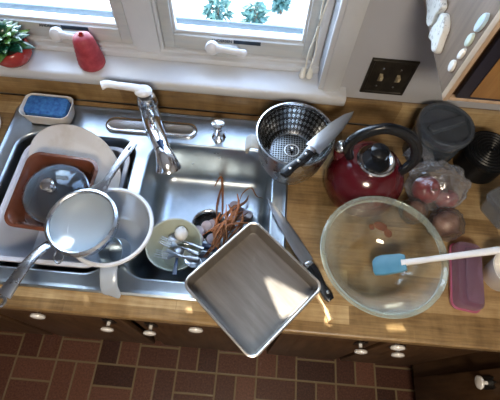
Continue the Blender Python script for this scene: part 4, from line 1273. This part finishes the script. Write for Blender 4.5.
tp.build('gathered_top', M['bag'], bag, jitter=lambda p: p + Vector((0, 0, 0.012 * noise.noise(p * 60))))
lumpy('cling_film', (0.520, 0.453, CZ + 0.038), (0.046, 0.044, 0.043), M['film'], 'crinkled clear film wrapped round the onion in front of the bag', 'film', 0.16, 3.2, 8.1)
lumpy('cling_film', (0.441, 0.486, CZ + 0.032), (0.036, 0.035, 0.035), M['film'], 'crinkled clear film round the small onion by the kettle', 'film', 0.14, 3.4, 5.7)

t = thing('canister', 'smoky clear plastic canister with clear twist lid below the wall cabinet', 'canister', (0.514, 0.704, CZ + 0.0005), rot=(0, 0, R(25)))
MB().lathe([(0.0, 0.0), (0.064, 0.0), (0.068, 0.004), (0.071, 0.115), (0.069, 0.118), (0.0665, 0.115), (0.064, 0.006), (0.0, 0.004)], 48).build('body', M['canister'], t)
cl = MB().lathe([(0.0725, 0.108), (0.0755, 0.112), (0.0765, 0.138), (0.0735, 0.143), (0.064, 0.143), (0.061, 0.134), (0.0, 0.133), (0, 0.130), (0.063, 0.130), (0.066, 0.139), (0.0725, 0.139), (0.0735, 0.136), (0.0725, 0.112)], 48, closed=True).build('lid', M['canister_lid'], t)
MB().rings([rrect(0, 0, 0.116, 0.030, 0.012, 0.134), rrect(0, 0, 0.114, 0.026, 0.012, 0.141), rrect(0, 0, 0.108, 0.020, 0.009, 0.145)]).build('grip_bar', M['canister_lid'], cl)
MB().lathe([(0.0, 0.006), (0.061, 0.006), (0.0625, 0.07), (0.058, 0.074), (0.0, 0.077)], 36).build('contents', M['navy_plastic'], t)

t = thing('canister', 'glossy black round canister with ridged lid at the right behind the bag', 'canister', (0.659, 0.672, CZ + 0.0005))
MB().lathe([(0.0, 0.0), (0.060, 0.0), (0.064, 0.004), (0.065, 0.072), (0.0, 0.073)], 48).build('body', M['black_gloss'], t)
pr = [(0.067, 0.066), (0.0685, 0.070), (0.0685, 0.082), (0.066, 0.087)]
for k in range(6):
    r = 0.062 - 0.010 * k
    pr += [(r, 0.0865), (r - .003, 0.0895), (r - .006, 0.0865)]
pr += [(0.0, 0.087)]
MB().lathe(pr, 48).build('lid', M['black_gloss'], t)

t = thing('food_container', 'clear plastic box at the right edge beside the apple bag', 'container', (0.708, 0.525, CZ + 0.0005), rot=(0, 0, R(32)))
MB().rings([rrect(0, 0, 0.10, 0.085, .015, 0), rrect(0, 0, 0.118, 0.10, .018, .055), rrect(0, 0, 0.126, 0.108, .02, .057), rrect(0, 0, 0.126, 0.108, .02, .060), rrect(0, 0, 0.114, 0.096, .017, .060), rrect(0, 0, 0.096, 0.081, .014, .003)]).build('box', M['clear_box'], t)
MB().rings([rrect(0, 0, 0.129, 0.111, .021, .0605), rrect(0, 0, 0.129, 0.111, .021, .066), rrect(0, 0, 0.118, 0.10, .018, .0675), rrect(0, 0, 0.110, 0.092, .016, .0645)]).build('lid', M['clear_box'], t)

t = thing('food_container', 'long dusky pink lidded container under the spatula handle', 'container', (0.560, 0.321, CZ + 0.0005), rot=(0, 0, R(-8)))
MB().rings([rrect(0, 0, 0.062, 0.160, .016, 0), rrect(0, 0, 0.070, 0.172, .018, .004), rrect(0, 0, 0.074, 0.178, .019, .014), rrect(0, 0, 0.068, 0.172, .018, .016)]).build('base', M['pink'], t)
MB().rings([rrect(0, 0, 0.066, 0.170, .017, .0162), rrect(0, 0, 0.066, 0.170, .017, .038), rrect(0, 0, 0.060, 0.164, .016, .043), rrect(0, 0, 0.058, 0.162, .016, .042)]).build('cover', M['pink_clear'], t)
MB().rings([rrect(0.008, -0.002, 0.040, 0.142, .010, .043), rrect(0.008, -0.002, 0.038, 0.140, .010, .047), rrect(0.008, -0.002, 0.032, 0.134, .009, .048)]).build('raised_panel', M['pink_clear'], t)

t = thing('cup', 'white round cup at the right edge beside the pink container', 'cup', (0.630, 0.331, CZ + 0.0005))
t.location.x = 0.652
MB().lathe([(0.0, 0.0), (0.036, 0.0), (0.038, 0.003), (0.050, 0.070), (0.052, 0.074), (0.0505, 0.076), (0.0475, 0.073), (0.036, 0.006), (0.0, 0.005)], 44).build('body', M['porcelain'], t)

# ------------------------------------------------------------------ fitting added for the fill light
t = thing('fill_fitting', 'round white fitting added above the unseen fill light', 'lamp', (0.1, -0.9, ZC))
MB().lathe([(0.16, -0.001), (0.17, -0.02), (0.15, -0.045), (0.0, -0.05)], 40).build('fitting', M['ceiling'], t)
